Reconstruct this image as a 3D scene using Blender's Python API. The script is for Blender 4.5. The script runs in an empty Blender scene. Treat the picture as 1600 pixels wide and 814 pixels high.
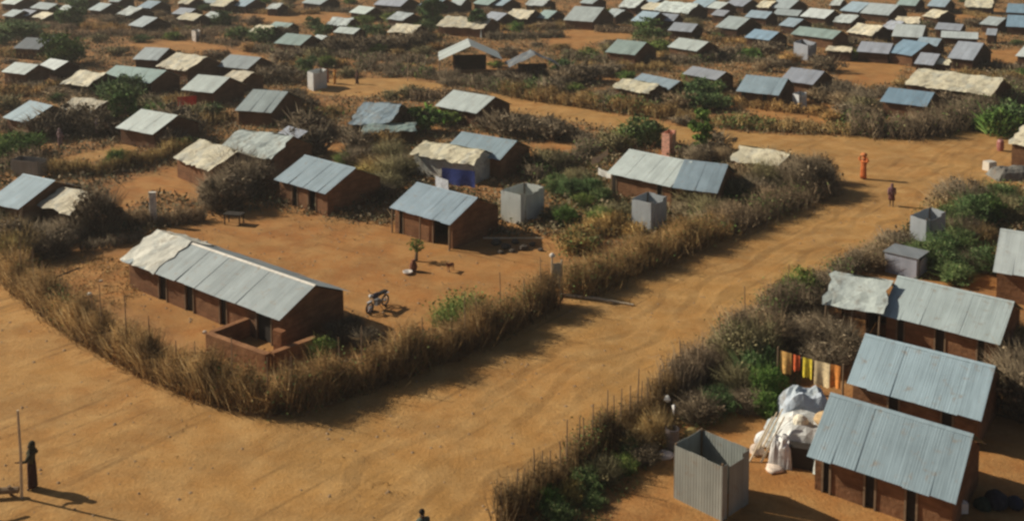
import bpy, bmesh, math, random
import numpy as np
from mathutils import Vector, Matrix

SC = bpy.context.scene
COL = SC.collection
rad = math.radians
random.seed(7)
RNG = np.random.default_rng(11)

# ------------------------------------------------------------------ camera
F, H, TILT = 1580.0, 20.8, math.radians(5.0)
V0 = -150.0 + F * math.tan(TILT)          # row of the optical axis: the picture is the lower part of a wider frame
CT, ST = math.cos(TILT), math.sin(TILT)

def at(u, v, z=0.0):
    """world point at height z seen along the line through (u, v) of the 1600x814 survey grid"""
    dx = u - 800.0; up = V0 - v
    d = Vector((dx, F * CT + up * ST, -F * ST + up * CT))
    k = (z - H) / d.z
    return Vector((d.x * k, d.y * k, z))

cam_d = bpy.data.cameras.new('camera')
cam = bpy.data.objects.new('camera', cam_d); COL.objects.link(cam)
cam.location = (0, 0, H)
cam.rotation_euler = (math.pi / 2 - TILT, 0, 0)
cam_d.sensor_width = 36.0
cam_d.lens = 36.0 * F / 1600.0
cam_d.shift_y = -(407.0 - V0) / 1600.0
cam_d.clip_end = 6000
SC.camera = cam

# ------------------------------------------------------------------ light
EL, SX, SY = rad(33), -0.947, 0.321
w = bpy.data.worlds.new('World'); SC.world = w; w.use_nodes = True
nt = w.node_tree
sky = nt.nodes.new('ShaderNodeTexSky'); sky.sky_type = 'NISHITA'; sky.sun_disc = False
sky.sun_elevation = EL; sky.sun_rotation = math.atan2(SX, SY)
sky.dust_density = 2.0
bg = nt.nodes['Background']; bg.inputs[1].default_value = 0.043
nt.links.new(sky.outputs[0], bg.inputs[0])
sl = bpy.data.lights.new('sun', 'SUN'); sl.energy = 4.95; sl.angle = rad(0.6); sl.color = (1.0, 0.92, 0.78)
so = bpy.data.objects.new('sun', sl); COL.objects.link(so)
sd = Vector((SX * math.cos(EL), SY * math.cos(EL), math.sin(EL)))
so.rotation_euler = (-sd).to_track_quat('-Z', 'Y').to_euler()
so.location = (-40, 20, 60)
SC.view_settings.view_transform = 'Standard'; SC.view_settings.look = 'None'
SC.view_settings.gamma = 1; SC.view_settings.exposure = -0.05
SC.cycles.filter_width = 2.6
SC.cycles.use_denoising = True
SC.cycles.max_bounces = 4

# ------------------------------------------------------------------ materials
class NT:
    def __init__(s, name):
        s.m = bpy.data.materials.new(name); s.m.use_nodes = True
        s.t = s.m.node_tree; s.b = s.t.nodes['Principled BSDF']
        s.b.inputs['Specular IOR Level'].default_value = 0.25
    def n(s, typ, **kw):
        nd = s.t.nodes.new(typ)
        for k, v in kw.items():
            if k in nd.inputs: 
                nd.inputs[k].default_value = v
            else: setattr(nd, k, v)
        return nd
    def l(s, a, b): s.t.links.new(a, b)
    def pos(s):
        return s.n('ShaderNodeNewGeometry').outputs['Position']
    def obj(s):
        return s.n('ShaderNodeTexCoord').outputs['Object']
    def mapv(s, src, scale=(1, 1, 1), rot=0):
        mp = s.n('ShaderNodeMapping'); s.l(src, mp.inputs['Vector'])
        mp.inputs['Scale'].default_value = scale; mp.inputs['Rotation'].default_value = (0, 0, rot)
        return mp.outputs[0]
    def noise(s, src, scale, detail=4, rough=0.55):
        nd = s.n('ShaderNodeTexNoise', Scale=scale, Detail=detail, Roughness=rough); s.l(src, nd.inputs['Vector'])
        return nd.outputs['Fac']
    def ramp(s, src, stops, interp='LINEAR'):
        r = s.n('ShaderNodeValToRGB'); e = r.color_ramp.elements; r.color_ramp.interpolation = interp
        while len(e) < len(stops): e.new(0.5)
        for i, (p, c) in enumerate(stops):
            e[i].position = p; e[i].color = (c if isinstance(c, tuple) else (c, c, c)) + (1,)
        s.l(src, r.inputs[0]); return r.outputs[0]
    def mix(s, fac, a, b, mode='MIX'):
        m = s.n('ShaderNodeMix', data_type='RGBA', blend_type=mode)
        for i, x in ((0, fac), (6, a), (7, b)):
            if isinstance(x, (int, float)): m.inputs[i].default_value = x if i == 0 else (x, x, x, 1)
            elif isinstance(x, tuple): m.inputs[i].default_value = x + (1,)
            else: s.l(x, m.inputs[i])
        return m.outputs[2]
    def bump(s, src, strength=0.5, dist=0.05):
        b = s.n('ShaderNodeBump', Strength=strength, Distance=dist); s.l(src, b.inputs['Height'])
        s.l(b.outputs[0], s.b.inputs['Normal'])
    def done(s, col, rough=0.9, metal=0.0):
        if isinstance(col, tuple): s.b.inputs['Base Color'].default_value = col + (1,)
        else: s.l(col, s.b.inputs['Base Color'])
        s.b.inputs['Roughness'].default_value = rough; s.b.inputs['Metallic'].default_value = metal
        return s.m

_a, _b = at(700, 720), at(1440, 262)
RDIR = math.atan2(_b.y - _a.y, _b.x - _a.x)
_c, _d = at(330, 700), at(0, 470)
LDIR = math.atan2(_d.y - _c.y, _d.x - _c.x)
_e, _f = at(560, 130), at(1150, 208)
FDIR = math.atan2(_f.y - _e.y, _f.x - _e.x)

def _rc(u, v):
    q = at(u, v); return -q.x * math.sin(RDIR) + q.y * math.cos(RDIR) + 2.5
RUTS = (_rc(1010, 500), _rc(1040, 560))
def soil(name, pale, mid, red, dirs, ruts=()):
    k = NT(name); p = k.pos()
    big = k.noise(p, 0.09, 5, 0.6)
    md = k.noise(p, 0.7, 6, 0.65)
    fine = k.noise(p, 7.0, 5, 0.7)
    c = k.mix(k.ramp(big, [(0.38, 0.0), (0.62, 1.0)]), mid, red)
    c = k.mix(k.ramp(md, [(0.40, 0.0), (0.68, 1.0)]), c, pale)
    if ruts:
        mr = k.n('ShaderNodeVectorRotate', rotation_type='Z_AXIS'); k.l(p, mr.inputs['Vector']); mr.inputs['Angle'].default_value = -RDIR
        sx_ = k.n('ShaderNodeSeparateXYZ'); k.l(mr.outputs[0], sx_.inputs[0])
        wv = k.n('ShaderNodeMath', operation='MULTIPLY_ADD'); k.l(k.noise(k.mapv(p, (.12, .12, 1)), 1.0, 2), wv.inputs[0]); wv.inputs[1].default_value = 5.0; k.l(sx_.outputs[1], wv.inputs[2])
        tot = None
        for cc_ in ruts:
            for sgn in (-.8, .8):
                m1 = k.n('ShaderNodeMath', operation='SUBTRACT'); k.l(wv.outputs[0], m1.inputs[0]); m1.inputs[1].default_value = cc_ + sgn
                m2 = k.n('ShaderNodeMath', operation='ABSOLUTE'); k.l(m1.outputs[0], m2.inputs[0])
                r_ = k.ramp(m2.outputs[0], [(0.0, 0.80), (0.20, 0.86), (0.30, 1.10), (0.48, 1.0)])
                tot = r_ if tot is None else k.mix(1.0, tot, r_, 'MULTIPLY')
        c = k.mix(k.ramp(k.noise(p, 0.22, 4), [(0.38, 0.15), (0.58, 1.0)]), c, k.mix(1.0, c, tot, 'MULTIPLY'))
    for i, dr in enumerate(dirs):
        st = k.noise(k.mapv(p, (0.22 + 0.1 * i, 2.6, 1), 0), 1.0, 3, 0.6) if False else None
        mp = k.n('ShaderNodeVectorRotate', rotation_type='Z_AXIS'); k.l(p, mp.inputs['Vector']); mp.inputs['Angle'].default_value = -dr
        v = k.mapv(mp.outputs[0], (0.10, 2.1, 1))
        s2 = k.noise(v, 1.0, 4, 0.6)
        gate = k.ramp(k.noise(p, 0.16 + 0.05 * i, 2), [(0.42, 0.0), (0.6, 0.75)])
        tr = k.ramp(s2, [(0.36, 0.60), (0.46, 1.0), (0.6, 1.0), (0.72, 1.12)])
        c = k.mix(gate, c, k.mix(1.0, c, tr, 'MULTIPLY'))
    pt = k.ramp(k.noise(p, 0.33, 5, 0.7), [(0.44, 0.86), (0.56, 1.03)]); c = k.mix(1.0, c, pt, 'MULTIPLY')
    # footprints, litter and stones
    vo = k.n('ShaderNodeTexVoronoi', Scale=1.9); k.l(p, vo.inputs['Vector'])
    sp = k.ramp(vo.outputs['Distance'], [(0.06, 0.62), (0.14, 1.0)])
    g2 = k.ramp(k.noise(p, 0.5, 3), [(0.5, 0.0), (0.62, 1.0)])
    c = k.mix(g2, c, k.mix(1.0, c, sp, 'MULTIPLY'))
    c = k.mix(1.0, c, k.ramp(fine, [(0.25, 0.80), (0.75, 1.16)]), 'MULTIPLY')
    h = k.n('ShaderNodeMath', operation='ADD'); k.l(md, h.inputs[0]); k.l(fine, h.inputs[1])
    k.bump(h.outputs[0], 0.55, 0.10)
    return k.done(c, 0.95)

M = {}
M['road'] = soil('road dirt', (0.525, 0.305, 0.110), (0.455, 0.242, 0.070), (0.42, 0.205, 0.058), (RDIR,), RUTS)
M['ground'] = soil('ground dirt', (0.44, 0.235, 0.085), (0.41, 0.19, 0.058), (0.33, 0.145, 0.046), (FDIR,))
M['yard'] = soil('yard dirt', (0.465, 0.25, 0.085), (0.425, 0.20, 0.056), (0.39, 0.16, 0.042), (FDIR,))

def iron():
    k = NT('galvanised iron'); o = k.obj()
    oc = k.n('ShaderNodeObjectInfo').outputs['Color']
    isl = k.n('ShaderNodeNewGeometry').outputs['Random Per Island']
    c = k.mix(1.0, oc, k.ramp(isl, [(0, 0.93), (0.5, 1.0), (1, 1.05)]), 'MULTIPLY')
    c = k.mix(1.0, c, k.ramp(k.noise(k.mapv(o, (5.0, 0.35, 0.35)), 1.0, 3), [(0.3, 0.86), (0.7, 1.08)]), 'MULTIPLY')
    c = k.mix(1.0, c, k.ramp(k.noise(o, 0.8, 5), [(0.3, 0.86), (0.7, 1.1)]), 'MULTIPLY')
    c = k.mix(k.ramp(k.noise(o, 2.3, 6, 0.7), [(0.57, 0.0), (0.72, 0.6)]), c, (0.27, 0.19, 0.12))
    k.bump(k.noise(o, 3.0, 3), 0.25, 0.03)
    return k.done(c, 0.55, 0.12)
M['iron'] = iron()

def tarp():
    k = NT('weathered tarpaulin'); o = k.obj()
    oc = k.n('ShaderNodeObjectInfo').outputs['Color']
    vo = k.n('ShaderNodeTexVoronoi', Scale=1.3); k.l(o, vo.inputs['Vector'])
    bw = k.n('ShaderNodeRGBToBW'); k.l(vo.outputs['Color'], bw.inputs[0])
    c = k.mix(1.0, oc, k.ramp(bw.outputs[0], [(0.2, 0.78), (0.5, 1.0), (0.8, 1.1)], 'LINEAR'), 'MULTIPLY')
    c = k.mix(k.ramp(k.noise(o, 1.6, 6, 0.7), [(0.52, 0.0), (0.68, 0.75)]), c, (0.20, 0.15, 0.10))
    c = k.mix(k.ramp(k.noise(o, 0.9, 3), [(0.5, 0.0), (0.65, 0.4)]), c, (0.33, 0.37, 0.36))
    k.bump(k.noise(o, 3.2, 5), 0.8, 0.08)
    return k.done(c, 0.7)
M['tarp'] = tarp()

def mud():
    k = NT('mud wall'); o = k.obj()
    oc = k.n('ShaderNodeObjectInfo').outputs['Color']
    c = k.mix(k.ramp(k.noise(o, 1.1, 5, 0.65), [(0.35, 0.0), (0.65, 1.0)]), (0.21, 0.105, 0.05), (0.37, 0.21, 0.11))
    br = k.n('ShaderNodeTexBrick', Scale=2.6); k.l(k.n('ShaderNodeTexCoord').outputs['Generated'], br.inputs['Vector'])
    c = k.mix(1.0, c, k.ramp(k.noise(k.mapv(o, (0.6, 0.6, 5)), 1.4, 3), [(0.35, 0.8), (0.65, 1.1)]), 'MULTIPLY')
    c = k.mix(1.0, c, oc, 'MULTIPLY')
    c = k.mix(1.0, c, (0.72, 0.64, 0.58), 'MULTIPLY')
    k.bump(k.noise(o, 6, 5), 0.7, 0.05)
    return k.done(c, 0.95)
M['mud'] = mud()

def island(name, stops, tint=True, rough=0.9, var=0.35):
    k = NT(name)
    isl = k.n('ShaderNodeNewGeometry').outputs['Random Per Island']
    c = k.ramp(isl, stops)
    c = k.mix(1.0, c, k.ramp(k.noise(k.pos(), 0.8, 4), [(0.33, 1 - var), (0.67, 1 + var)]), 'MULTIPLY')
    if tint: c = k.mix(1.0, c, k.n('ShaderNodeObjectInfo').outputs['Color'], 'MULTIPLY')
    return k.done(c, rough)
M['brush'] = island('dry thorn brush', [(0, (0.08, 0.045, 0.016)), (0.3, (0.24, 0.145, 0.048)), (0.6, (0.37, 0.235, 0.083)), (0.85, (0.48, 0.33, 0.13)), (1, (0.58, 0.44, 0.22))], var=.5)
M['twig'] = island('grey twigs', [(0, (0.07, 0.053, 0.033)), (0.5, (0.20, 0.148, 0.088)), (1, (0.38, 0.30, 0.19))])
M['leaf'] = island('green leaves', [(0, (0.035, 0.058, 0.020)), (0.35, (0.085, 0.14, 0.040)), (0.7, (0.145, 0.21, 0.060)), (0.9, (0.20, 0.24, 0.085)), (1, (0.28, 0.26, 0.13))])
M['scrub'] = island('scrub leaves', [(0, (0.07, 0.075, 0.034)), (0.3, (0.13, 0.13, 0.058)), (0.55, (0.23, 0.165, 0.085)), (0.8, (0.27, 0.205, 0.12)), (1, (0.38, 0.30, 0.18))])
M['grass'] = island('weeds', [(0, (0.03, 0.05, 0.015)), (0.5, (0.09, 0.13, 0.035)), (1, (0.22, 0.23, 0.09))])

def plain(name, col, rough=0.8, metal=0.0, ns=3.0, amp=0.2):
    k = NT(name)
    c = k.mix(1.0, col, k.ramp(k.noise(k.obj(), ns, 4), [(0.3, 1 - amp), (0.7, 1 + amp)]), 'MULTIPLY')
    k.bump(k.noise(k.obj(), ns * 4, 3), 0.3, 0.01)
    return k.done(c, rough, metal)
def objcol(name, rough=0.85, ns=4.0, amp=0.25, spec=0.2):
    k = NT(name)
    c = k.mix(1.0, k.n('ShaderNodeObjectInfo').outputs['Color'], k.ramp(k.noise(k.obj(), ns, 4), [(0.3, 1 - amp), (0.7, 1 + amp)]), 'MULTIPLY')
    k.bump(k.noise(k.obj(), ns * 2, 3), 0.4, 0.02)
    return k.done(c, rough)
M['wood'] = plain('pole wood', (0.22, 0.15, 0.09), 0.85, ns=6)
M['palewood'] = plain('pale wood', (0.55, 0.45, 0.31), 0.8, ns=6)
M['dark'] = plain('dark timber', (0.035, 0.028, 0.022), 0.9)
M['cloth'] = objcol('cloth', 0.95, 7, 0.3)
M['skin'] = plain('skin', (0.07, 0.038, 0.024), 0.6)
M['rubber'] = plain('rubber', (0.02, 0.02, 0.02), 0.7)
M['paint'] = objcol('painted metal', 0.4, 3, 0.12)
M['stone'] = objcol('stone', 0.95, 5, 0.3)
M['bark'] = plain('bark', (0.13, 0.095, 0.065), 0.95, ns=8)

# ------------------------------------------------------------------ mesh helpers
def link(o, parent=None):
    COL.objects.link(o)
    if parent: o.parent = parent
    return o
def npmesh(name, V, Fc, mat):
    V = np.asarray(V, dtype=np.float32); Fc = np.asarray(Fc, dtype=np.int32)
    me = bpy.data.meshes.new(name)
    me.vertices.add(len(V)); me.vertices.foreach_set('co', V.ravel())
    n, k = Fc.shape
    me.loops.add(n * k); me.loops.foreach_set('vertex_index', Fc.ravel())
    me.polygons.add(n); me.polygons.foreach_set('loop_start', np.arange(0, n * k, k, dtype=np.int32))
    me.update(calc_edges=True); me.materials.append(mat)
    return me
class B:
    """collects shapes, then becomes one mesh"""
    def __init__(s): s.v = []; s.f = []
    def add(s, V, Fc):
        n = len(s.v); s.v += [tuple(x) for x in V]; s.f += [tuple(i + n for i in f) for f in Fc]; return s
    def box(s, cx, cy, cz, sx, sy, sz, rz=0.0, M4=None, jit=0.0):
        vs = []
        for dx in (-.5, .5):
            for dy in (-.5, .5):
                for dz in (-.5, .5):
                    v = Vector((dx * sx, dy * sy, dz * sz))
                    if jit: v += Vector((random.uniform(-jit, jit), random.uniform(-jit, jit), random.uniform(-jit, jit)))
                    if rz: v.rotate(Matrix.Rotation(rz, 3, 'Z'))
                    v += Vector((cx, cy, cz))
                    if M4: v = M4 @ v
                    vs.append(v)
        return s.add(vs, [(0, 1, 3, 2), (4, 6, 7, 5), (0, 4, 5, 1), (2, 3, 7, 6), (0, 2, 6, 4), (1, 5, 7, 3)])
    def tube(s, pts, r, n=7, cap=True):
        pts = [Vector(p) for p in pts]
        rs = r if isinstance(r, (list, tuple)) else [r] * len(pts)
        V = []; Fc = []
        for i, p in enumerate(pts):
            t = (pts[min(i + 1, len(pts) - 1)] - pts[max(i - 1, 0)]).normalized()
            a = t.orthogonal().normalized() if i == 0 else (a - t * a.dot(t)).normalized()
            b = t.cross(a)
            for k in range(n):
                an = 2 * math.pi * k / n
                V.append(p + (a * math.cos(an) + b * math.sin(an)) * rs[i])
        for i in range(len(pts) - 1):
            for k in range(n):
                Fc.append((i * n + k, i * n + (k + 1) % n, (i + 1) * n + (k + 1) % n, (i + 1) * n + k))
        if cap:
            Fc.append(tuple(range(n - 1, -1, -1))); Fc.append(tuple((len(pts) - 1) * n + k for k in range(n)))
        return s.add(V, Fc)
    def lathe(s, prof, c=(0, 0, 0), n=16, wob=0.0, ax='Z', sx=1.0, sy=1.0):
        V = []; Fc = []; c = Vector(c)
        ph = random.uniform(0, 6)
        for i, (r, z) in enumerate(prof):
            for k in range(n):
                an = 2 * math.pi * k / n
                rr = r * (1 + wob * math.sin(3 * an + ph + z * 2) + wob * 0.6 * math.sin(7 * an + ph * 2))
                q = Vector((rr * math.cos(an) * sx, rr * math.sin(an) * sy, z))
                if ax == 'Y': q = Vector((q.x, q.z, q.y))
                if ax == 'X': q = Vector((q.z, q.x, q.y))
                V.append(q + c)
        for i in range(len(prof) - 1):
            for k in range(n):
                Fc.append((i * n + k, i * n + (k + 1) % n, (i + 1) * n + (k + 1) % n, (i + 1) * n + k))
        Fc.append(tuple(range(n - 1, -1, -1))); Fc.append(tuple((len(prof) - 1) * n + k for k in range(n)))
        return s.add(V, Fc)
    def obj(s, name, mat, parent=None, color=None, smooth=False, loc=None, rz=0.0):
        me = bpy.data.meshes.new(name); me.from_pydata(s.v, [], s.f); me.update()
        me.materials.append(mat)
        if smooth:
            for p in me.polygons: p.use_smooth = True
        o = bpy.data.objects.new(name, me); link(o, parent)
        if color: o.color = tuple(color) + (1,)
        if loc is not None: o.location = loc
        if rz: o.rotation_euler.z = rz
        return o
def empty(name, loc, rz=0.0):
    o = bpy.data.objects.new(name, None); COL.objects.link(o)
    o.empty_display_size = 0.2; o.location = loc; o.rotation_euler = (0, 0, rz); return o
def tag(o, label=None, cat=None, group=None, kind=None):
    if label: o['label'] = label
    if cat: o['category'] = cat
    if group: o['group'] = group
    if kind: o['kind'] = kind
    return o

AUTO = []      # (object, description, point) things whose label is worked out from the nearest landmark
LAND = []      # (nick, point)
HOUSES = []    # (point, radius) keep-out discs

def blades(P, D, W):
    """tapered three-sided sticks: base points P, vectors D, widths W"""
    P = np.asarray(P); D = np.asarray(D); n = len(P)
    L = np.linalg.norm(D, axis=1, keepdims=True) + 1e-6
    T = D / L
    R = RNG.normal(size=(n, 3)); A = np.cross(T, R); A /= np.linalg.norm(A, axis=1, keepdims=True) + 1e-6
    Bv = np.cross(T, A); W = np.asarray(W).reshape(-1, 1)
    v0 = P + A * W; v1 = P - A * W * .5 + Bv * W * .87; v2 = P - A * W * .5 - Bv * W * .87; v3 = P + D
    V = np.stack([v0, v1, v2, v3], 1).reshape(-1, 3)
    i = np.arange(n)[:, None] * 4
    Fc = np.concatenate([i + [0, 1, 3], i + [1, 2, 3], i + [2, 0, 3]], 0)
    return V, Fc
def quads(P, S):
    P = np.asarray(P); n = len(P); S = np.asarray(S).reshape(-1, 1)
    A = RNG.normal(size=(n, 3)); A /= np.linalg.norm(A, axis=1, keepdims=True)
    C = RNG.normal(size=(n, 3)); Bv = np.cross(A, C); Bv /= np.linalg.norm(Bv, axis=1, keepdims=True)
    A = A * S; Bv = Bv * S * 0.6
    V = np.stack([P - A, P - Bv, P + A, P + Bv], 1).reshape(-1, 3)
    i = np.arange(n)[:, None] * 4
    return V, np.concatenate([i + [0, 1, 2], i + [0, 2, 3]], 0)
def npobj(name, VF, mat, parent=None, color=None):
    V = []; Fs = []; k = 0
    for a, f in VF:
        V.append(a); Fs.append(f + k); k += len(a)
    me = npmesh(name, np.concatenate(V), np.concatenate(Fs), mat)
    o = bpy.data.objects.new(name, me); link(o, parent)
    if color: o.color = tuple(color) + (1,)
    return o

# ------------------------------------------------------------------ ground and roads
ROAD_MAIN = [(-260, 380), (-60, 425), (18, 442), (60, 482), (130, 532), (220, 585), (320, 628), (432, 652), (540, 624), (640, 590),
             (760, 540), (870, 474), (980, 432), (1060, 398), (1120, 372), (1200, 340), (1295, 300), (1310, 280), (1285, 258), (1200, 240),
             (1050, 222), (900, 192), (800, 176), (640, 152), (540, 152), (480, 146), (478, 128), (560, 122), (640, 124), (780, 148), (900, 168),
             (1050, 196), (1200, 210), (1440, 216), (1500, 204), (1545, 192), (1640, 160), (1760, 120), (1900, 160), (1760, 232), (1640, 262), (1600, 290), (1540, 300), (1480, 312), (1400, 372), (1340, 400),
             (1290, 430), (1240, 478), (1170, 540), (1050, 625), (960, 690), (870, 765), (790, 830), (700, 1000), (-300, 1000)]
ROAD_SIDE = [(60, 262), (100, 246), (180, 230), (245, 216), (262, 226), (200, 240), (110, 262)]
ROAD_FAR = [(180, 72), (260, 64), (345, 72), (420, 92), (470, 120), (400, 108), (330, 84), (250, 80)]
YARDS = [[(120, 392), (200, 400), (235, 365), (330, 338), (430, 326), (520, 345), (610, 352), (700, 385), (790, 388), (862, 392), (866, 452), (780, 480), (700, 510), (600, 540), (520, 560), (440, 575), (330, 560), (250, 500), (150, 470), (90, 420)],
         [(135, 320), (190, 285), (270, 262), (320, 280), (330, 320), (240, 300), (170, 352)],
         [(805, 232), (880, 216), (925, 238), (900, 262), (850, 268), (820, 262)],
         [(930, 1000), (960, 780), (1030, 722), (1110, 660), (1190, 640), (1290, 620), (1300, 700), (1560, 690), (1720, 700), (1720, 1000)],
         [(500, 218), (560, 212), (550, 245), (510, 250)],
         [(1290, 96), (1370, 90), (1420, 100), (1400, 130), (1330, 140), (1290, 128)],
         [(1180, 150), (1240, 152), (1300, 165), (1310, 198), (1240, 200), (1170, 180)],
         [(860, 50), (960, 44), (1000, 60), (940, 64), (900, 80), (860, 76)],
         [(400, 22), (520, 18), (560, 30), (520, 40), (410, 34)],
         [(1500, 375), (1560, 370), (1560, 410), (1500, 408)],
         [(1410, 436), (1560, 412), (1640, 450), (1600, 460), (1500, 446)],
         [(1500, 80), (1600, 78), (1620, 104), (1510, 102)],
         [(1490, 12), (1560, 14), (1570, 30), (1480, 30)],
         [(540, 84), (680, 92), (690, 118), (600, 116)],
         [(0, 195), (60, 190), (80, 205), (20, 222), (-20, 220)]]
def inpoly(P, poly):
    x, y = P[:, 0], P[:, 1]; r = np.zeros(len(P), bool); n = len(poly)
    for i in range(n):
        x1, y1 = poly[i]; x2, y2 = poly[(i + 1) % n]
        if y1 == y2: continue
        c = ((y1 > y) != (y2 > y)) & (x < (x2 - x1) * (y - y1) / (y2 - y1) + x1)
        r ^= c
    return r
def gpoly(px): return [tuple(at(u, v).xy) for u, v in px]
G_ROADS = [gpoly(ROAD_MAIN), gpoly(ROAD_SIDE), gpoly(ROAD_FAR)]
G_YARDS = [gpoly(y) for y in YARDS]

def sheet(name, poly, z, mat):
    """a flat patch with a worn, uneven outline"""
    pts = []
    for i in range(len(poly)):
        a = Vector(poly[i]); b = Vector(poly[(i + 1) % len(poly)])
        L = (b - a).length; n = min(40, max(1, int(L / 0.6))); nr = Vector((-(b - a).y, (b - a).x)).normalized()
        for k in range(n):
            p = a + (b - a) * (k / n)
            j = 0.22 * math.sin(p.x * 1.7 + p.y * 0.9) + 0.16 * math.sin(p.x * 4.1 - p.y * 3.3) + random.uniform(-.1, .1)
            pts.append(p + nr * j * (0 if k == 0 and L < 0.5 else 1))
    bm = bmesh.new()
    f = bm.faces.new([bm.verts.new((p.x, p.y, z)) for p in pts])
    if f.normal.z < 0: f.normal_flip()
    bmesh.ops.triangulate(bm, faces=[f], ngon_method='EAR_CLIP')
    bmesh.ops.recalc_face_normals(bm, faces=bm.faces)
    me = bpy.data.meshes.new(name); bm.to_mesh(me); bm.free(); me.materials.append(mat)
    o = bpy.data.objects.new(name, me); link(o); o['kind'] = 'structure'; return o
g = B().add([(-2500, -400, 0), (2500, -400, 0), (2500, 4500, 0), (-2500, 4500, 0)], [(0, 1, 2, 3)]).obj('ground', M['ground']); g['kind'] = 'structure'
for i, p in enumerate(G_YARDS): sheet('bare_yard', p, 0.004, M['yard'])
sheet('dirt_road', G_ROADS[0], 0.009, M['road'])
sheet('dirt_path', G_ROADS[1], 0.013, M['road'])
sheet('dirt_path', G_ROADS[2], 0.013, M['yard'])

# ------------------------------------------------------------------ huts
CB = (0.295, 0.38, 0.425); CG = (0.35, 0.40, 0.395); CW = (0.50, 0.55, 0.52); CC = (0.62, 0.56, 0.40)
CP = (0.32, 0.345, 0.38); CD = (0.15, 0.17, 0.185); CN = (0.31, 0.40, 0.37); CK = (0.22, 0.33, 0.41)
CNAME = {'B': ('blue-grey', CB), 'G': ('grey', CG), 'W': ('whitish', CW), 'C': ('cream', CC), 'P': ('dull grey', CP),
         'D': ('dark grey', CD), 'N': ('greenish grey', CN), 'K': ('blue', CK)}

def slope(b, x0, x1, y0, z0, y1, z1, near, seed):
    """one roof slope of overlapping corrugated sheets, eave (y0, z0) to ridge (y1, z1)"""
    rnd = random.Random(seed); L = x1 - x0
    n = max(2, int(round(L / 0.82))); wd = L / n
    for i in range(n):
        a = x0 + i * wd - 0.02; e = x0 + (i + 1) * wd + 0.02
        dz = 0.010 + 0.010 * (i % 2) + rnd.uniform(0, 0.004); ey = rnd.uniform(-0.06, 0.06) * (1 if y1 > y0 else -1)
        m = max(2, int(wd / 0.045)) if near else 3
        V = []; Fc = []
        tl = rnd.uniform(-0.012, 0.012) / m
        for k in range(m + 1):
            x = a + (e - a) * k / m
            c = (0.0018 if k % 2 else -0.0018) if near else 0
            for j, t in enumerate((0.0, 0.5, 1.0)):
                y = y0 + (y1 - y0) * t + (ey if j == 0 else 0); z = z0 + (z1 - z0) * t + dz + c + tl * k + rnd.uniform(-.003, .003)
                V.append((x, y, z))
        for k in range(m):
            for j in range(2):
                q = k * 3 + j
                Fc.append((q, q + 3, q + 4, q + 1))
        b.add(V, Fc)
def drape(b, x0, x1, y0, z0, y1, z1, seed, amp=0.07, ny=6, ragged=0.16):
    rnd = random.Random(seed); nx = max(4, int((x1 - x0) / 0.35))
    V = []; Fc = []
    ph = rnd.uniform(0, 9)
    for i in range(nx + 1):
        for j in range(ny + 1):
            t = j / ny; x = x0 + (x1 - x0) * i / nx
            y = y0 + (y1 - y0) * t; z = z0 + (z1 - z0) * t
            z += amp * (math.sin(x * 2.3 + ph) * 0.5 + math.sin(y * 3.1 + x * 1.1 + ph) * 0.4) + rnd.uniform(-amp, amp) * 0.45 + 0.02
            if j == 0: y += rnd.uniform(-ragged, ragged) * (1 if y1 > y0 else -1); z += rnd.uniform(-ragged, 0.02) * 0.5
            if i in (0, nx): x += rnd.uniform(-ragged, ragged)
            V.append((x, y, z))
    for i in range(nx):
        for j in range(ny):
            q = i * (ny + 1) + j; Fc.append((q, q + ny + 1, q + ny + 2, q + 1))
    b.add(V, Fc)

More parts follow.
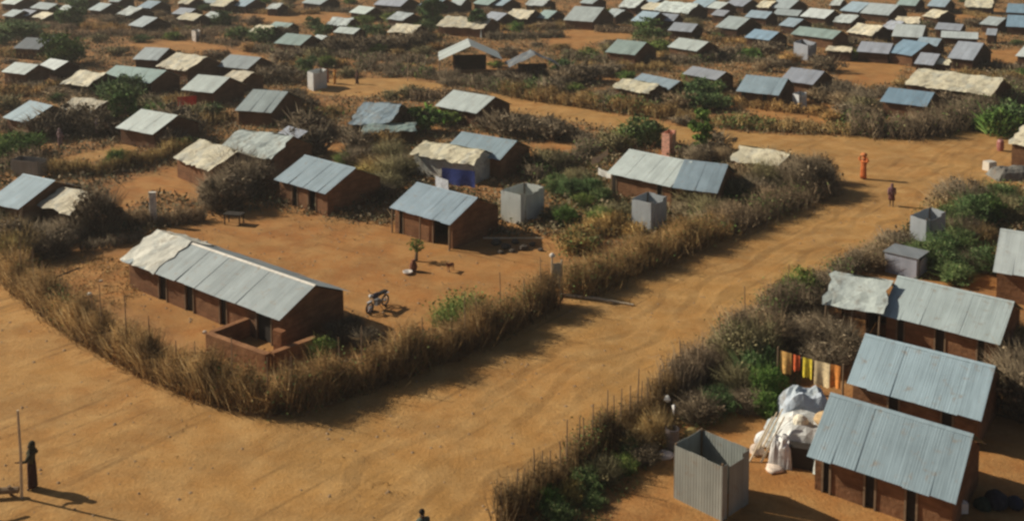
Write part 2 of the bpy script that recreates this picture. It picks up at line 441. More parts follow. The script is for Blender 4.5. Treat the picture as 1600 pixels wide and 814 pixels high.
def hut(c, ang, L, d, he, rise, kind='i', col='G', near=False, openings=(), wall='mud', cap=None, name='hut', seed=None, tarp_part=None, wcol=(1, 1, 1), bright=1.0, label=None, nick=None, desc=None, gob=0.15, posts=False):
    seed = seed if seed is not None else random.randint(0, 99999)
    root = empty(name, (c[0], c[1], 0), ang)
    cn, cc = CNAME[col]; hl = L / 2
    j = random.Random(seed + 5); tn = j.uniform(0.92, 1.08) * bright; cc = tuple(x * tn * j.uniform(0.985, 1.015) for x in cc)
    fo = 0.36 if d > 1.3 else 0.22                                   # eave overhang
    wd = d - fo; wl = hl - gob; ws = he + rise * fo / d              # wall top under the slope
    b = B()
    if kind == 'i':
        slope(b, -hl, hl, -d, he, 0, he + rise, near, seed); slope(b, -hl, hl, d, he, 0, he + rise, near, seed + 1)
    else:
        drape(b, -hl, hl, -d, he, 0.05, he + rise, seed); drape(b, -hl, hl, d, he, -0.05, he + rise, seed + 1)
    b.obj('roof', M['iron' if kind == 'i' else 'tarp'], root, cc)
    if kind == 'i' and d > 1.0 and near:
        rc = B(); V = []; 
        for x in (-hl - .02, hl + .02):
            V += [(x, -.12, he + rise - .12 * rise / d + .035), (x, 0, he + rise + .042), (x, .12, he + rise - .12 * rise / d + .035)]
        rc.add(V, [(0, 3, 4, 1), (1, 4, 5, 2)]); rc.obj('ridge_cap', M['iron'], root, tuple(min(.7, x * 1.08) for x in (cap or cc)))
    if tarp_part:
        x0, x1 = tarp_part; q = B(); 
        drape(q, -hl - .1 + L * x0, -hl + L * x1, -d - .05, he + .05, 0, he + rise + .08, seed + 9, 0.05)
        drape(q, -hl - .1 + L * x0, -hl + L * x1, d * .7, he + .3 * rise + .1, 0, he + rise + .08, seed + 8, 0.05)
        q.obj('roof_cover', M['tarp'], root, (0.66, 0.64, 0.54))
    # walls
    th = 0.16 if near else 0.12
    if wall in ('mud', 'dark', 'tarpwall', 'iron'):
        wb = B()
        wm = {'mud': M['mud'], 'dark': M['mud'], 'tarpwall': M['tarp'], 'iron': M['iron']}[wall]
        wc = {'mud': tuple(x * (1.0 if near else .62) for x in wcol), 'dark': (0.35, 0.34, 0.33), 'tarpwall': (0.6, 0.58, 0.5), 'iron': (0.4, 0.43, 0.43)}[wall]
        top = ws - 0.03
        ops = sorted(openings)
        xs = [-wl] + [x for (a, e) in ops for x in (-hl + L * a, -hl + L * e)] + [wl]
        for k in range(0, len(xs), 2):
            if xs[k + 1] - xs[k] > 0.02: wb.box((xs[k] + xs[k + 1]) / 2, -wd + th / 2, top / 2, xs[k + 1] - xs[k], th, top, jit=.012)
        lint = 0.12
        for (a, e) in ops:
            wb.box(-hl + L * (a + e) / 2, -wd + th / 2 + .003, top - lint / 2, L * (e - a) - .004, th - .01, lint)
        wb.box(0, wd - th / 2, top / 2, 2 * wl, th, top, jit=.01)
        for s in (-1, 1):
            xo, xi = s * wl, s * (wl - th); yy = wd - th - .002
            pk = he + rise * (1 - 0.0) - 0.06
            y2 = yy; zt = top
            P = [(-y2, 0), (y2, 0), (y2, zt), (0, pk), (-y2, zt)]
            V = [(xo, y, z) for y, z in P] + [(xi, y, z) for y, z in P]
            Fc = [(0, 1, 2, 3, 4), (9, 8, 7, 6, 5)] + [(k, k + 5, (k + 1) % 5 + 5, (k + 1) % 5) for k in range(5)]
            wb.add(V, Fc)
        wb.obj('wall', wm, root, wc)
        wf = B()
        for (a, e) in ops:
            if near:
                for xe in (-hl + L * a + .035, -hl + L * e - .035):
                    fr = B(); fr.box(xe, -wd - .015, (top - lint) / 2, .07, .06, top - lint); fr.obj('door_frame', M['wood'], root)
            if e - a < 0.13 or not near:
                x0, x1 = -hl + L * a, -hl + L * e
                dr = B(); dr.box((x0 + x1) / 2, -wd + th - .03, (top - lint) / 2, x1 - x0 - .03, .04, top - lint - .03)
                dr.obj('door', M['dark'], root)
    if wall == 'open' or posts:
        nn = 3 if L < 6 else 4
        for k in range(nn):
            x = -hl + .15 + (L - .3) * k / (nn - 1)
            for yy in ((-d + .1, d - .1) if wall == 'open' else (-d + .1,)):
                B().tube([(x, yy, 0), (x + .03, yy, he + .02)], [.055, .045], 6).obj('post', M['wood'], root)
        if wall == 'open':
            w2 = B(); w2.box(0, d * .5, he * .5, L * .8, .1, he * .95); w2.box(hl * .4, -.1, he * .5, .1, d * 1.1, he * .93); w2.obj('wall', M['mud'], root, (.3, .27, .25))  # inner walls added dark, the interior shade put into their colour
    cat = 'hut'
    k = ('iron' if kind == 'i' else 'tarp')
    if label: tag(root, label, cat)
    else:
        tag(root, None, cat); AUTO.append((root, desc or f"{cn} {k}-roofed hut", (c[0], c[1])))
    if nick: LAND.append((nick, (c[0], c[1])))
    HOUSES.append((c[0], c[1], max(hl, d) + 0.3))
    return root

def fit(EL_, ER_, RL_, he=None, p=0.45, **kw):
    he = he or (1.6 if kw.get('near') else 1.45)
    P0 = at(*EL_, he); P1 = at(*ER_, he)
    a = (P1 - P0); L = a.length; a.normalize(); n = Vector((-a.y, a.x, 0))
    lo, hi = 0.05, 3.0
    for _ in range(40):
        r = (lo + hi) / 2; dd = (at(*RL_, he + r) - P0).dot(n)
        if p * dd > r: lo = r
        else: hi = r
    d = max(1.1, min(4.4, r / p)); r = d * p
    c = P0 + a * (L / 2) + n * d
    return hut((c.x, c.y), math.atan2(a.y, a.x), L, d, he, r, **kw)

# near huts, one by one
fit((190, 407), (435, 502), (234, 357), he=1.55, near=True, col='G', openings=((.22, .28), (.40, .46), (.62, .67), (.84, .93)), name='long_hut', tarp_part=(0, .24), cap=(0.62, 0.58, 0.50),
    label='long grey iron-roofed mud hut beside the brush fence corner, cream cover on one end', nick='long mud hut')
fit((428, 281), (507, 304), (466, 240), near=True, col='B', openings=((.28, .40), (.60, .76)), name='mud_hut',
    label='brown mud hut with blue-grey roof beside the big dark thorn heap, facing the bare yard', nick='hut by the thorn heap')
fit((608, 325), (703, 352), (650, 285), near=True, col='B', openings=((.10, .18), (.66, .93)), name='mud_hut', posts=True,
    label='brown mud hut with posts and ribbed blue-grey roof beside the white latrine', nick='hut with front posts')
fit((640, 242), (738, 258), (660, 220), kind='t', col='C', near=True, wall='tarpwall', name='tarp_hut',
    label='hut with a smooth cream tarp roof and a blue sheet hanging in front', nick='smooth cream hut')
fit((693, 235), (780, 251), (713, 205), col='B', near=True, name='hut', label='blue-grey iron-roofed hut directly behind the smooth cream tarp hut', nick='hut behind the cream one')
fit((948, 271), (1047, 293), (980, 233), bright=1.1, col='W', near=True, openings=((.03, .12), (.75, .85)), name='hut', label='wide pale grey iron-roofed hut with a darker roof joined to its side', nick='wide pale hut')
fit((1050, 294), (1120, 303), (1078, 251), col='B', near=True, openings=((.3, .45),), name='hut', label='darker bluish iron-roofed hut joined to the side of the wide pale hut', nick='darker joined hut')
fit((1140, 250), (1215, 264), (1158, 227), kind='t', col='C', name='tarp_hut', label='small whitish sheet-roofed hut beside the road bend and thorn hedge', nick='hut at the road bend')
fit((1284, 473), (1378, 492), (1306, 424), he=1.6, kind='t', col='W', near=True, wall='open', name='ragged_shelter', label='open shelter under a ragged white sheet roof joined to a grey metal roof', nick='ragged white shelter', p=.50)
fit((1376, 492), (1562, 539), (1412, 433), he=1.4, col='G', near=True, bright=1.28, openings=((.12, .2), (.45, .55), (.8, .88)), name='metal_hut', label='smooth grey metal-roofed hut joined to the ragged white shelter', nick='smooth grey hut', p=.50)
fit((1323, 600), (1532, 659), (1357, 523), he=1.35, bright=1.08, col='B', near=True, openings=((.3, .4), (.7, .8)), name='metal_hut', label='blue-grey metal-roofed hut in the middle of the three beside the clothes line', nick='middle roadside hut', p=.56)
fit((1262, 712), (1492, 789), (1319, 620), he=1.35, col='B', near=True, openings=((.08, .15), (.38, .47), (.66, .75)), name='metal_hut', label='nearest metal-roofed hut with orange mud piers, beside the white tarp shelter', nick='nearest roadside hut', p=.62)
fit((1552, 425), (1640, 440), (1592, 362), col='W', near=True, name='hut', label='whitish roof cut off by the right edge, behind the green bushes', nick='whitish edge hut')
fit((-22, 316), (28, 328), (12, 267), col='B', near=True, name='hut', label='blue-grey iron-roofed hut cut off by the left edge, next to a ragged dome hut', nick='hut at the left edge')
fit((56, 320), (104, 336), (78, 286), kind='t', col='C', near=True, wall='dark', name='patched_hut', label='ragged pink and white patched hut with dark brush piled on its side', nick='patched brush hut')
fit((268, 246), (326, 268), (300, 213), kind='t', col='C', near=True, name='ragged_hut', label='ragged cream sheet-roofed hut at the end of a row of three joined roofs', nick='ragged cream hut')
fit((336, 238), (425, 250), (352, 200), kind='t', col='W', near=True, name='hut', label='broad whitish roof between the ragged cream hut and a small grey roof', nick='broad whitish hut')
fit((428, 213), (458, 222), (440, 194), col='P', name='hut', label='small grey roof at the back end of three joined roofs', nick='small grey end hut')
fit((181, 200), (238, 211), (212, 169), col='W', name='hut', label='white iron-roofed hut standing alone behind the fenced footpath', nick='lone white hut')
fit((4, 184), (39, 193), (33, 154), col='B', name='hut', label='steep blue-grey iron roof near the left edge behind a dark hedge', nick='steep blue-grey hut')
fit((92, 170), (143, 177), (112, 151), kind='t', col='C', name='hut', label='small patched cream and pinkish hut among dark bushes', nick='patched pinkish hut')
fit((367, 173), (423, 177), (382, 139), col='G', name='hut', label='pale green-grey iron hut on posts beside the open end of the far track', nick='hut by the track end')
fit((545, 194), (607, 198), (560, 159), col='B', kind='t', name='hut', label='patchy pale blue sheet roof with cream rags at its edges', nick='patchy blue hut')
fit((566, 208), (650, 205), (580, 196), kind='t', col='N', he=1.2, name='low_shelter', wall='dark', label='low dull tarp shelter in front of the patchy blue roof', nick='low dull shelter')
fit((679, 166), (744, 178), (703, 140), col='W', name='hut', label='whitish iron-roofed hut beside the bright green palm-like tree', nick='whitish hut by the palm')
fit((955, 137), (1012, 147), (968, 122), kind='t', col='C', name='hut', label='cream tarp roof in front of a blue-grey roof beyond the far road', nick='cream tarp hut')
fit((985, 128), (1044, 141), (990, 112), col='B', name='hut', label='blue-grey roof joined behind the cream tarp roof beyond the far road', nick='hut behind cream tarp')
fit((1066, 116), (1118, 126), (1074, 102), col='P', name='hut', label='grey patched roof with dark gaps above a green bush', nick='patched grey hut')
fit((1150, 143), (1216, 150), (1166, 117), col='B', openings=((.1, .2), (.6, .7)), name='hut', label='front one of two overlapping blue roofs beyond the far road', nick='front blue hut')
fit((1218, 126), (1270, 133), (1224, 104), col='P', name='hut', label='rear one of two overlapping blue roofs beyond the far road', nick='rear blue hut')
fit((1375, 159), (1447, 168), (1382, 136), col='K', name='hut', label='blue roof in front of the long dented cream roof', nick='blue hut')
fit((1413, 132), (1548, 150), (1436, 107), kind='t', col='C', wall='dark', he=1.8, name='long_shelter', label='long dented cream sheet roof in front of the far right huts', nick='long dented roof')
fit((1575, 224), (1640, 236), (1588, 194), kind='t', col='C', he=1.8, name='hut', label='cream block cut off by the right edge beside bright green bush', nick='cream edge hut')
fit((155, 122), (234, 131), (170, 101), col='N', name='hut', label='long greenish grey iron roof in the middle of the left huts', nick='long greenish hut')
fit((243, 104), (290, 112), (262, 80), kind='t', col='C', name='hut', label='tall cream roof with rags behind the long greenish roof', nick='ragged tall cream hut')
fit((282, 141), (332, 146), (302, 116), col='W', name='hut', label='whitish roof with a red cloth hanging below it', nick='hut with red cloth')
fit((343, 126), (375, 130), (352, 108), kind='t', col='C', name='hut', label='cream roof tucked behind the whitish roof with the red cloth')
fit((337, 104), (386, 109), (355, 85), col='G', name='hut', label='grey iron-roofed hut with dark gable behind the tucked cream roof', nick='grey dark-gabled hut')
fit((682, 41), (755, 46), (695, 25), kind='t', col='C', name='hut', label='long cream roof just behind the open hall with white gable roof', nick='cream hut behind the hall')
fit((945, 82), (991, 87), (955, 61), col='N', name='hut', label='greenish grey roof standing alone between scrub strips, left of green bushes', nick='lone greenish hut')
fit((1042, 74), (1088, 81), (1052, 58), col='W', name='hut', label='whitish roof with a dark ridge line right of green bushes', nick='whitish far hut')
fit((880, 32), (926, 35), (886, 9), col='W', name='hut', label='large whitish roof on orange ground near the top middle', nick='large far white hut')
fit((1235, 54), (1300, 62), (1245, 41), col='N', name='hut', label='long low greenish roof with a grey latrine in front of it', nick='low greenish hut')
fit((1385, 82), (1424, 88), (1397, 60), col='K', name='hut', label='bluish roof at the front of the crowded far right cluster', nick='bluish cluster hut')
fit((428, 68), (468, 72), (445, 52), col='N', name='hut', label='grey-green roof with a dark gable and a small white roof beside it', nick='dark-gabled far hut')
fit((20, 76), (60, 78), (22, 58), col='D', name='hut', wcol=(.6, .55, .5), label='dark slate roof with brown wall beside a leafy green tree', nick='dark slate hut')
fit((1, 113), (38, 117), (17, 97), col='W', name='hut', label='white roof at the left edge in front of the dark slate hut', nick='white left-edge hut')

# far huts: EL, ER, RL, kind, colour (label from the nearest landmark)
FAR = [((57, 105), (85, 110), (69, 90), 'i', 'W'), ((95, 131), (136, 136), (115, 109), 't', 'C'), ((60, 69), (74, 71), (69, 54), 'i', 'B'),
 ((207, 93), (245, 95), (225, 74), 'i', 'G'), ((200, 40), (222, 43), (213, 24), 'i', 'G'), ((181, 22), (202, 25), (193, 9), 't', 'W'), ((137, 16), (156, 18), (148, 4), 'i', 'G'),
 ((275, 30), (302, 33), (285, 20), 't', 'C'), ((268, 22), (292, 24), (276, 12), 'i', 'P'), ((315, 28), (336, 30), (323, 18), 'i', 'W'), ((327, 9), (350, 11), (334, -3), 't', 'C'), ((3, 25), (20, 27), (8, 14), 'i', 'G'),
 ((22, 24), (42, 26), (27, 14), 'i', 'P'), ((50, 27), (68, 30), (56, 17), 't', 'C'), ((89, 15), (103, 17), (93, 7), 'i', 'W'), ((46, 13), (74, 16), (54, 3), 'i', 'G'), ((276, 6), (294, 7), (282, -5), 't', 'C'),
 ((214, 12), (234, 14), (221, 0), 'i', 'B'), ((362, 9), (382, 11), (369, -4), 'i', 'B'), ((388, 50), (412, 53), (398, 38), 't', 'C'), ((418, 43), (446, 46), (428, 34), 'i', 'N'), ((484, 63), (500, 65), (490, 54), 'i', 'W'),
 ((508, 39), (540, 41), (520, 27), 't', 'W'), ((520, 51), (552, 54), (530, 42), 'i', 'W'), ((605, 50), (644, 53), (618, 37), 't', 'C'), ((471, 5), (500, 8), (477, -7), 'i', 'G'), ((583, 8), (625, 11), (590, -6), 'i', 'P'), ((652, 9), (678, 12), (658, -5), 'i', 'B'),
 ((738, 6), (762, 9), (744, -6), 'i', 'N'), ((768, 8), (784, 10), (772, -4), 'i', 'B'), ((786, 28), (822, 31), (798, 14), 't', 'C'), ((836, 28), (856, 30), (840, 15), 'i', 'N'), ((965, 11), (993, 13), (972, -3), 't', 'W'),
 ((985, 33), (1012, 36), (989, 16), 'i', 'B'), ((1020, 17), (1074, 22), (1028, 1), 't', 'W'), ((1025, 32), (1052, 34), (1031, 21), 'i', 'P'), ((1043, 48), (1080, 51), (1050, 35), 'i', 'P'), ((1117, 43), (1150, 47), (1126, 24), 'i', 'G'),
 ((1163, 59), (1201, 64), (1173, 45), 'i', 'K'), ((1163, 27), (1196, 30), (1170, 16), 'i', 'B'), ((1132, 8), (1160, 11), (1138, -4), 'i', 'P'), ((1180, 11), (1200, 13), (1185, 0), 't', 'C'), ((1076, 9), (1102, 12), (1083, -4), 'i', 'B'),
 ((1200, 12), (1232, 15), (1206, -3), 'i', 'G'), ((1207, 23), (1246, 26), (1213, 14), 'i', 'G'), ((1250, 26), (1288, 30), (1256, 12), 'i', 'W'), ((1343, 21), (1388, 25), (1350, 4), 'i', 'G'), ((1312, 17), (1340, 20), (1317, 1), 'i', 'B'),
 ((1322, 51), (1362, 56), (1334, 36), 't', 'C'), ((1338, 81), (1388, 85), (1346, 65), 'i', 'P'), ((1290, 79), (1330, 82), (1300, 73), 't', 'C'), ((1393, 57), (1440, 60), (1406, 38), 'i', 'W'), ((1430, 70), (1464, 73), (1436, 58), 'i', 'B'), ((1398, 36), (1436, 38), (1406, 26), 't', 'C'),
 ((1460, 46), (1500, 49), (1470, 36), 'i', 'P'), ((1470, 59), (1528, 62), (1478, 49), 'i', 'W'), ((1480, 91), (1520, 95), (1503, 65), 'i', 'P'), ((1456, 100), (1485, 102), (1463, 91), 't', 'C'), ((1572, 42), (1610, 44), (1580, 24), 'i', 'K'), ((1572, 20), (1612, 22), (1580, 6), 'i', 'K'),
 ((1507, 11), (1550, 13), (1516, -3), 't', 'C'), ((1586, 88), (1620, 92), (1594, 68), 'i', 'W'), ((1540, 55), (1556, 56), (1545, 45), 'i', 'P'), ((1400, 8), (1430, 10), (1408, -4), 'i', 'N'), ((1448, 10), (1476, 12), (1455, -2), 'i', 'B'),
 ((820, 8), (848, 10), (826, -3), 't', 'W'), ((905, 5), (925, 7), (910, -5), 'i', 'G'), ((1006, 4), (1024, 6), (1010, -4), 'i', 'B'), ((700, 8), (720, 9), (705, -3), 'i', 'W'), ((105, 3), (125, 5), (110, -8), 'i', 'P'), ((168, 3), (185, 4), (172, -7), 'i', 'G'), ((0, 6), (22, 8), (6, -6), 'i', 'W'),
 ((415, 14), (432, 15), (420, 5), 't', 'W'), ((1110, 24), (1130, 26), (1116, 15), 'i', 'P'), ((1296, 8), (1312, 9), (1300, -2), 't', 'W')]
for e in FAR: fit(e[0], e[1], e[2], kind=e[3], col=e[4], he=1.35, name='hut', wcol=(.42, .38, .36), bright=random.uniform(1.08, 1.3))  # haze on the roofs and shade on the walls put into their colours

# more small roofs seen in part between the others along the top
for (u, v, c_) in [(312, 4, 'G'), (545, 20, 'W'), (604, 30, 'G'), (752, 30, 'P'), (940, 24, 'G'), (1000, 14, 'C'), (1100, 12, 'W'), (1216, 40, 'B'), (1300, 34, 'W'), (1374, 44, 'P'), (1440, 26, 'C'), (1530, 38, 'G'), (1428, 100, 'P')]:
    w_ = random.uniform(20, 30); k_ = 't' if c_ == 'C' or random.random() < .25 else 'i'
    fit((u, v), (u + w_, v + 3), (u + 7, v - 10 - v * .08), kind=k_, col=c_, he=1.3, name='hut', wcol=(.42, .38, .36), bright=random.uniform(1.05, 1.3), desc='partly hidden ' + CNAME[c_][0] + ' roofed hut')  # roof haze and wall shade set in the colours here too
# the open hall and the dark thatched hut, gables towards the near road
def gable_hut(fl, fr, he, rise, L, **kw):
    a, b = at(*fl, he), at(*fr, he); d = (b - a).length / 2; m = (a + b) / 2; x = (b - a).normalized(); n = Vector((-x.y, x.x, 0)); n = (n - x * 0.3).normalized()
    c = m + n * (L / 2)
    return hut((c.x, c.y), math.atan2(n.y, n.x), L, d, he, rise, **kw)
gable_hut((688, 93), (784, 96), 2.0, 1.7, 7.0, kind='i', col='W', wall='open', name='open_hall', label='open hall with a steep blue and white gable roof facing the far road', nick='open gabled hall')
gable_hut((796, 104), (878, 106), 1.5, 1.5, 4.0, kind='t', col='D', wall='open', name='thatched_hut', label='dark brown gabled hut right of the open blue and white hall', nick='dark gabled hut')

# roofless mud enclosure in front of the long hut
def wallseg(b, p, q, h, th=0.3):
    v = q - p; b.box((p.x + q.x) / 2, (p.y + q.y) / 2, h / 2, v.length, th, h, rz=math.atan2(v.y, v.x), jit=.02)
A_, B_, C_ = at(325, 520, .9), at(418, 552, .9), at(492, 526, .9)
D_ = at(398, 492, .9)
eb = B()
wallseg(eb, A_.xy.to_3d(), B_.xy.to_3d(), .9); wallseg(eb, (A_.xy.to_3d() + (D_ - A_) .xy.to_3d() * .06), D_.xy.to_3d(), .895)
wallseg(eb, B_.xy.to_3d() + Vector((.2, .1, 0)), C_.xy.to_3d(), .905)
r = eb.obj('mud_enclosure', M['mud'], None, (1.35, 1.3, 1.2)); tag(r, 'low roofless mud enclosure in front of the long hut', 'mud wall')
pb = B(); pp = at(437, 566); pb.box(pp.x, pp.y, .75, .5, .3, 1.5, rz=-.5, jit=.03)
tag(pb.obj('mud_pillar', M['mud'], None, (1.15, .95, .8)), 'orange mud pillar under the near corner of the long roof', 'pillar')

# ------------------------------------------------------------------ corrugated latrines and sheet panels
def corr(b, p, q, z0, z1, amp=0.005, pitch=0.11, wob=0.03):
    p = Vector((p[0], p[1], 0)); q = Vector((q[0], q[1], 0)); v = q - p; L = v.length; v.normalize(); n = Vector((-v.y, v.x, 0))
    m = max(4, int(L / pitch * 2)); V = []; Fc = []
    cuts = random.uniform(-wob, wob)
    for k in range(m + 1):
        if k % 12 == 0: cuts = random.uniform(-wob, wob)
        x = p + v * (L * k / m) + n * (amp if k % 2 else -amp)
        V += [(x.x, x.y, z0), (x.x, x.y, z1 + cuts)]
        V += [(x.x + n.x * .015, x.y + n.y * .015, z0), (x.x + n.x * .015, x.y + n.y * .015, z1 + cuts)]
    for k in range(m):
        i = k * 4; Fc += [(i, i + 4, i + 5, i + 1), (i + 2, i + 3, i + 7, i + 6), (i + 1, i + 5, i + 7, i + 3)]
    b.add(V, Fc)
def latrine(fc, lc, rc, h, col, label=None, desc=None, name='latrine', wm='iron', door=True, nick=None, slant=0.0, roof=None):
    P = at(*fc); Lc = at(*lc); Rc = at(*rc); Bk = Lc + Rc - P
    c = (P + Bk) / 2; root = empty(name, (c.x, c.y, 0))
    q = [x - Vector((c.x, c.y, 0)) for x in (P, Lc, Bk, Rc)]
    for k in range(4):
        a, e = q[k], q[(k + 1) % 4]; s = .03
        if k == 3 and door:
            m1 = a + (e - a) * .25; m2 = a + (e - a) * .82
            b = B(); corr(b, a, m1, 0, h); b.obj('side_wall', M[wm], root, col); b = B(); corr(b, m2, e, 0, h); b.obj('side_wall', M[wm], root, col)
            b = B(); out = (a - q[0]).normalized() * 0; b_n = Vector(((e - a).y, -(e - a).x, 0)).normalized() * -.05
            corr(b, m1 + b_n, m2 + b_n, .08, h - .12); b.obj('door', M[wm], root, tuple(x * .9 for x in col))
        else:
            b = B(); corr(b, a, e, 0, h + (slant if k in (1, 2) else 0)); b.obj('side_wall', M[wm], root, col)
    for k in range(4):
        a = q[k] * .96; B().tube([(a.x, a.y, 0), (a.x, a.y, h + .06)], .035, 6).obj('corner_post', M['wood'], root)
    if roof:
        b = B(); b.add([(q[i].x * 1.1, q[i].y * 1.1, h + .05) for i in range(4)] + [(q[i].x * 1.1, q[i].y * 1.1, h + .09) for i in range(4)],
                       [(3, 2, 1, 0), (4, 5, 6, 7)] + [(i, (i + 1) % 4, (i + 1) % 4 + 4, i + 4) for i in range(4)])
        b.obj('roof', M['iron'], root, roof)
    if label: tag(root, label, 'latrine')
    else: tag(root, None, 'latrine'); AUTO.append((root, desc, (c.x, c.y)))
    if nick: LAND.append((nick, (c.x, c.y)))
    HOUSES.append((c.x, c.y, 1.2))
    return root
LG = (0.33, 0.345, 0.31)
latrine((1128, 814), (1053, 777), (1169, 786), 1.95, LG, 'grey corrugated iron latrine without a roof, nearest of all, left of the mud piers', nick='nearest latrine')
latrine((814, 352), (783, 344), (850, 338), 2.0, (0.60, 0.62, 0.57), 'whitish corrugated latrine beside the hut with front posts', nick='white latrine')
latrine((1017, 364), (987, 356), (1041, 352), 1.9, (0.44, 0.47, 0.48), 'grey ribbed latrine in front of the wide pale hut', nick='grey ribbed latrine')
latrine((1446, 392), (1421, 384), (1476, 378), 1.9, (0.40, 0.43, 0.45), 'weathered grey latrine among green bushes by the road', nick='latrine in the bushes')
latrine((490, 143), (481, 139), (511, 137), 2.0, (0.66, 0.67, 0.64), 'white latrine at the end of the far road beside the yellow-clad person', nick='white roadside latrine')
latrine((1248, 172), (1238, 169), (1260, 168), 1.5, (0.66, 0.67, 0.66), 'small white latrine below the two overlapping blue roofs')
latrine((1262, 96), (1240, 90), (1275, 91), 2.1, CP, 'grey latrine in front of the long low greenish roof')
latrine((1046, 247), (1034, 245), (1056, 241), 2.0, (0.78, 0.42, 0.30), 'pinkish latrine with dark side behind the wide pale hut', wm='stone', nick='pinkish latrine')
latrine((60, 280), (18, 275), (76, 274), 1.3, (.27, .25, .22), 'dull grey sheet screen behind the hut at the left edge', name='sheet_screen')
latrine((1432, 436), (1382, 424), (1448, 424), 1.1, (0.42, 0.45, 0.52), 'low bluish-grey sheet pen behind the smooth grey hut', name='sheet_pen', roof=(0.25, 0.27, 0.28))
latrine((352, 18), (346, 15), (360, 15), 1.9, (0.6, 0.6, 0.56), desc='pale latrine')
latrine((752, 60), (742, 57), (764, 57), 1.6, (0.35, 0.4, 0.4), desc='dull grey latrine')
latrine((306, 66), (300, 64), (314, 64), 1.6, (0.7, 0.66, 0.6), desc='pale latrine')

# ------------------------------------------------------------------ plants
def ball(n, R, clumps, size, seed, hollow=0.35, zc=0.0, flat=0.8):
    r = np.random.default_rng(seed)
    C = r.normal(size=(clumps, 3)); C /= np.linalg.norm(C, axis=1, keepdims=True); C *= (hollow + (1 - hollow) * r.random((clumps, 1)) ** .6) * np.array(R)
    cr = (0.22 + 0.25 * r.random(clumps)) * min(R)
    k = r.integers(0, clumps, n)
    D = r.normal(size=(n, 3)); D /= np.linalg.norm(D, axis=1, keepdims=True)
    P = C[k] + D * (cr[k] * r.random(n) ** .45)[:, None] * np.array([1.15, 1.15, flat]); P[:, 2] += zc
    P[:, 2] = np.maximum(P[:, 2], 0.03)
    return quads(P, size * (0.6 + 0.8 * r.random(n)))
def spray(n, R, Ht, wdt, seed, up=0.6, L=(.4, 1.2)):
    """sticks rising out of the ground and crossing"""
    r = np.random.default_rng(seed)
    a = r.random(n) * 2 * np.pi; q = r.random(n) ** .6
    P = np.stack([np.cos(a) * q * R * .6, np.sin(a) * q * R * .6, r.random(n) ** 1.4 * Ht * .55], 1)
    D = np.stack([np.cos(a) * q + r.normal(size=n) * .5, np.sin(a) * q + r.normal(size=n) * .5, up + r.random(n) * .8], 1)
    D /= np.linalg.norm(D, axis=1, keepdims=True)
    D *= (L[0] + (L[1] - L[0]) * r.random(n))[:, None] * Ht * .6
    return blades(P, D, wdt * (0.5 + r.random(n)))
PROTO = {}
def green_proto(i, fine):
    n, s = (2900, .055) if fine else (1200, .085)
    return npobj_mesh([ball(n, (1.0, 1.0, .8), 34, s, 100 + i, zc=.8, hollow=.15), spray(420 if fine else 120, 1.0, 1.75, .014 if fine else .03, 120 + i, up=.9)], M['leaf'])
def npobj_mesh(VF, mat):
    V = []; Fs = []; k = 0
    for a, f in VF: V.append(a); Fs.append(f + k); k += len(a)
    return npmesh('plant', np.concatenate(V), np.concatenate(Fs), mat)
for i in range(4):
    PROTO['green', True, i] = green_proto(i, True); PROTO['green', False, i] = green_proto(i, False)
    PROTO['thorn', True, i] = npobj_mesh([spray(1300, 1.1, 1.7, .011, 200 + i), ball(1500, (1.05, 1.05, .7), 30, .06, 220 + i, zc=.75)], M['twig'])
    PROTO['thorn', False, i] = npobj_mesh([spray(240, 1.1, 1.7, .03, 240 + i), ball(900, (1.05, 1.05, .7), 20, .085, 260 + i, zc=.75)], M['twig'])
    PROTO['dry', True, i] = npobj_mesh([spray(1500, 1.0, 1.5, .012, 300 + i), ball(700, (1.0, 1.0, .6), 24, .06, 320 + i, zc=.65)], M['brush'])
    PROTO['dry', False, i] = npobj_mesh([spray(260, 1.0, 1.5, .03, 340 + i), ball(800, (1.0, 1.0, .6), 20, .08, 360 + i, zc=.65)], M['brush'])
TINT = {'green': [(1, 1, 1), (.75, .85, .9), (1.25, 1.2, .8), (.9, 1.1, .7)], 'thorn': [(1, 1, 1), (.8, .78, .76), (1.25, 1.15, 1.0), (.95, 1.05, .8)], 'dry': [(1, 1, 1), (1.15, 1.0, .85), (.85, .85, .85), (.9, 1.0, .75)]}
GN = {'green': 'green bushes', 'thorn': 'leafless grey thorn bushes', 'dry': 'dry brown bushes'}
TN = {'green': ('mid-green bush', 'dark green bush', 'yellow-green bush', 'bright green bush'), 'thorn': ('grey thorn bush', 'dark thorn bush', 'pale thorn bush', 'olive thorn bush'), 'dry': ('brown dry bush', 'reddish dry bush', 'dull dry bush', 'olive dry bush')}
def bush(u=None, v=None, kind='green', s=1.0, sz=None, tint=None, p=None, label=None):
    p = Vector(p) if p is not None else at(u, v)
    s *= 1.2; sz = (sz or s / 1.2) * 1.15
    fine = p.y < 82; i = random.randint(0, 3); t = random.randint(0, 3) if tint is None else tint
    o = bpy.data.objects.new(kind + '_bush' if kind != 'thorn' else 'thorn_bush', PROTO[kind, fine, i]); COL.objects.link(o)
    o.location = (p.x, p.y, 0); o.rotation_euler.z = random.uniform(0, 6.3); o.scale = (s, s, (sz or s) * random.uniform(.9, 1.1))
    o.color = TINT[kind][t] + (1,)
    tag(o, label, 'bush', GN[kind])
    if not label: AUTO.append((o, TN[kind][t], (p.x, p.y)))
    return o

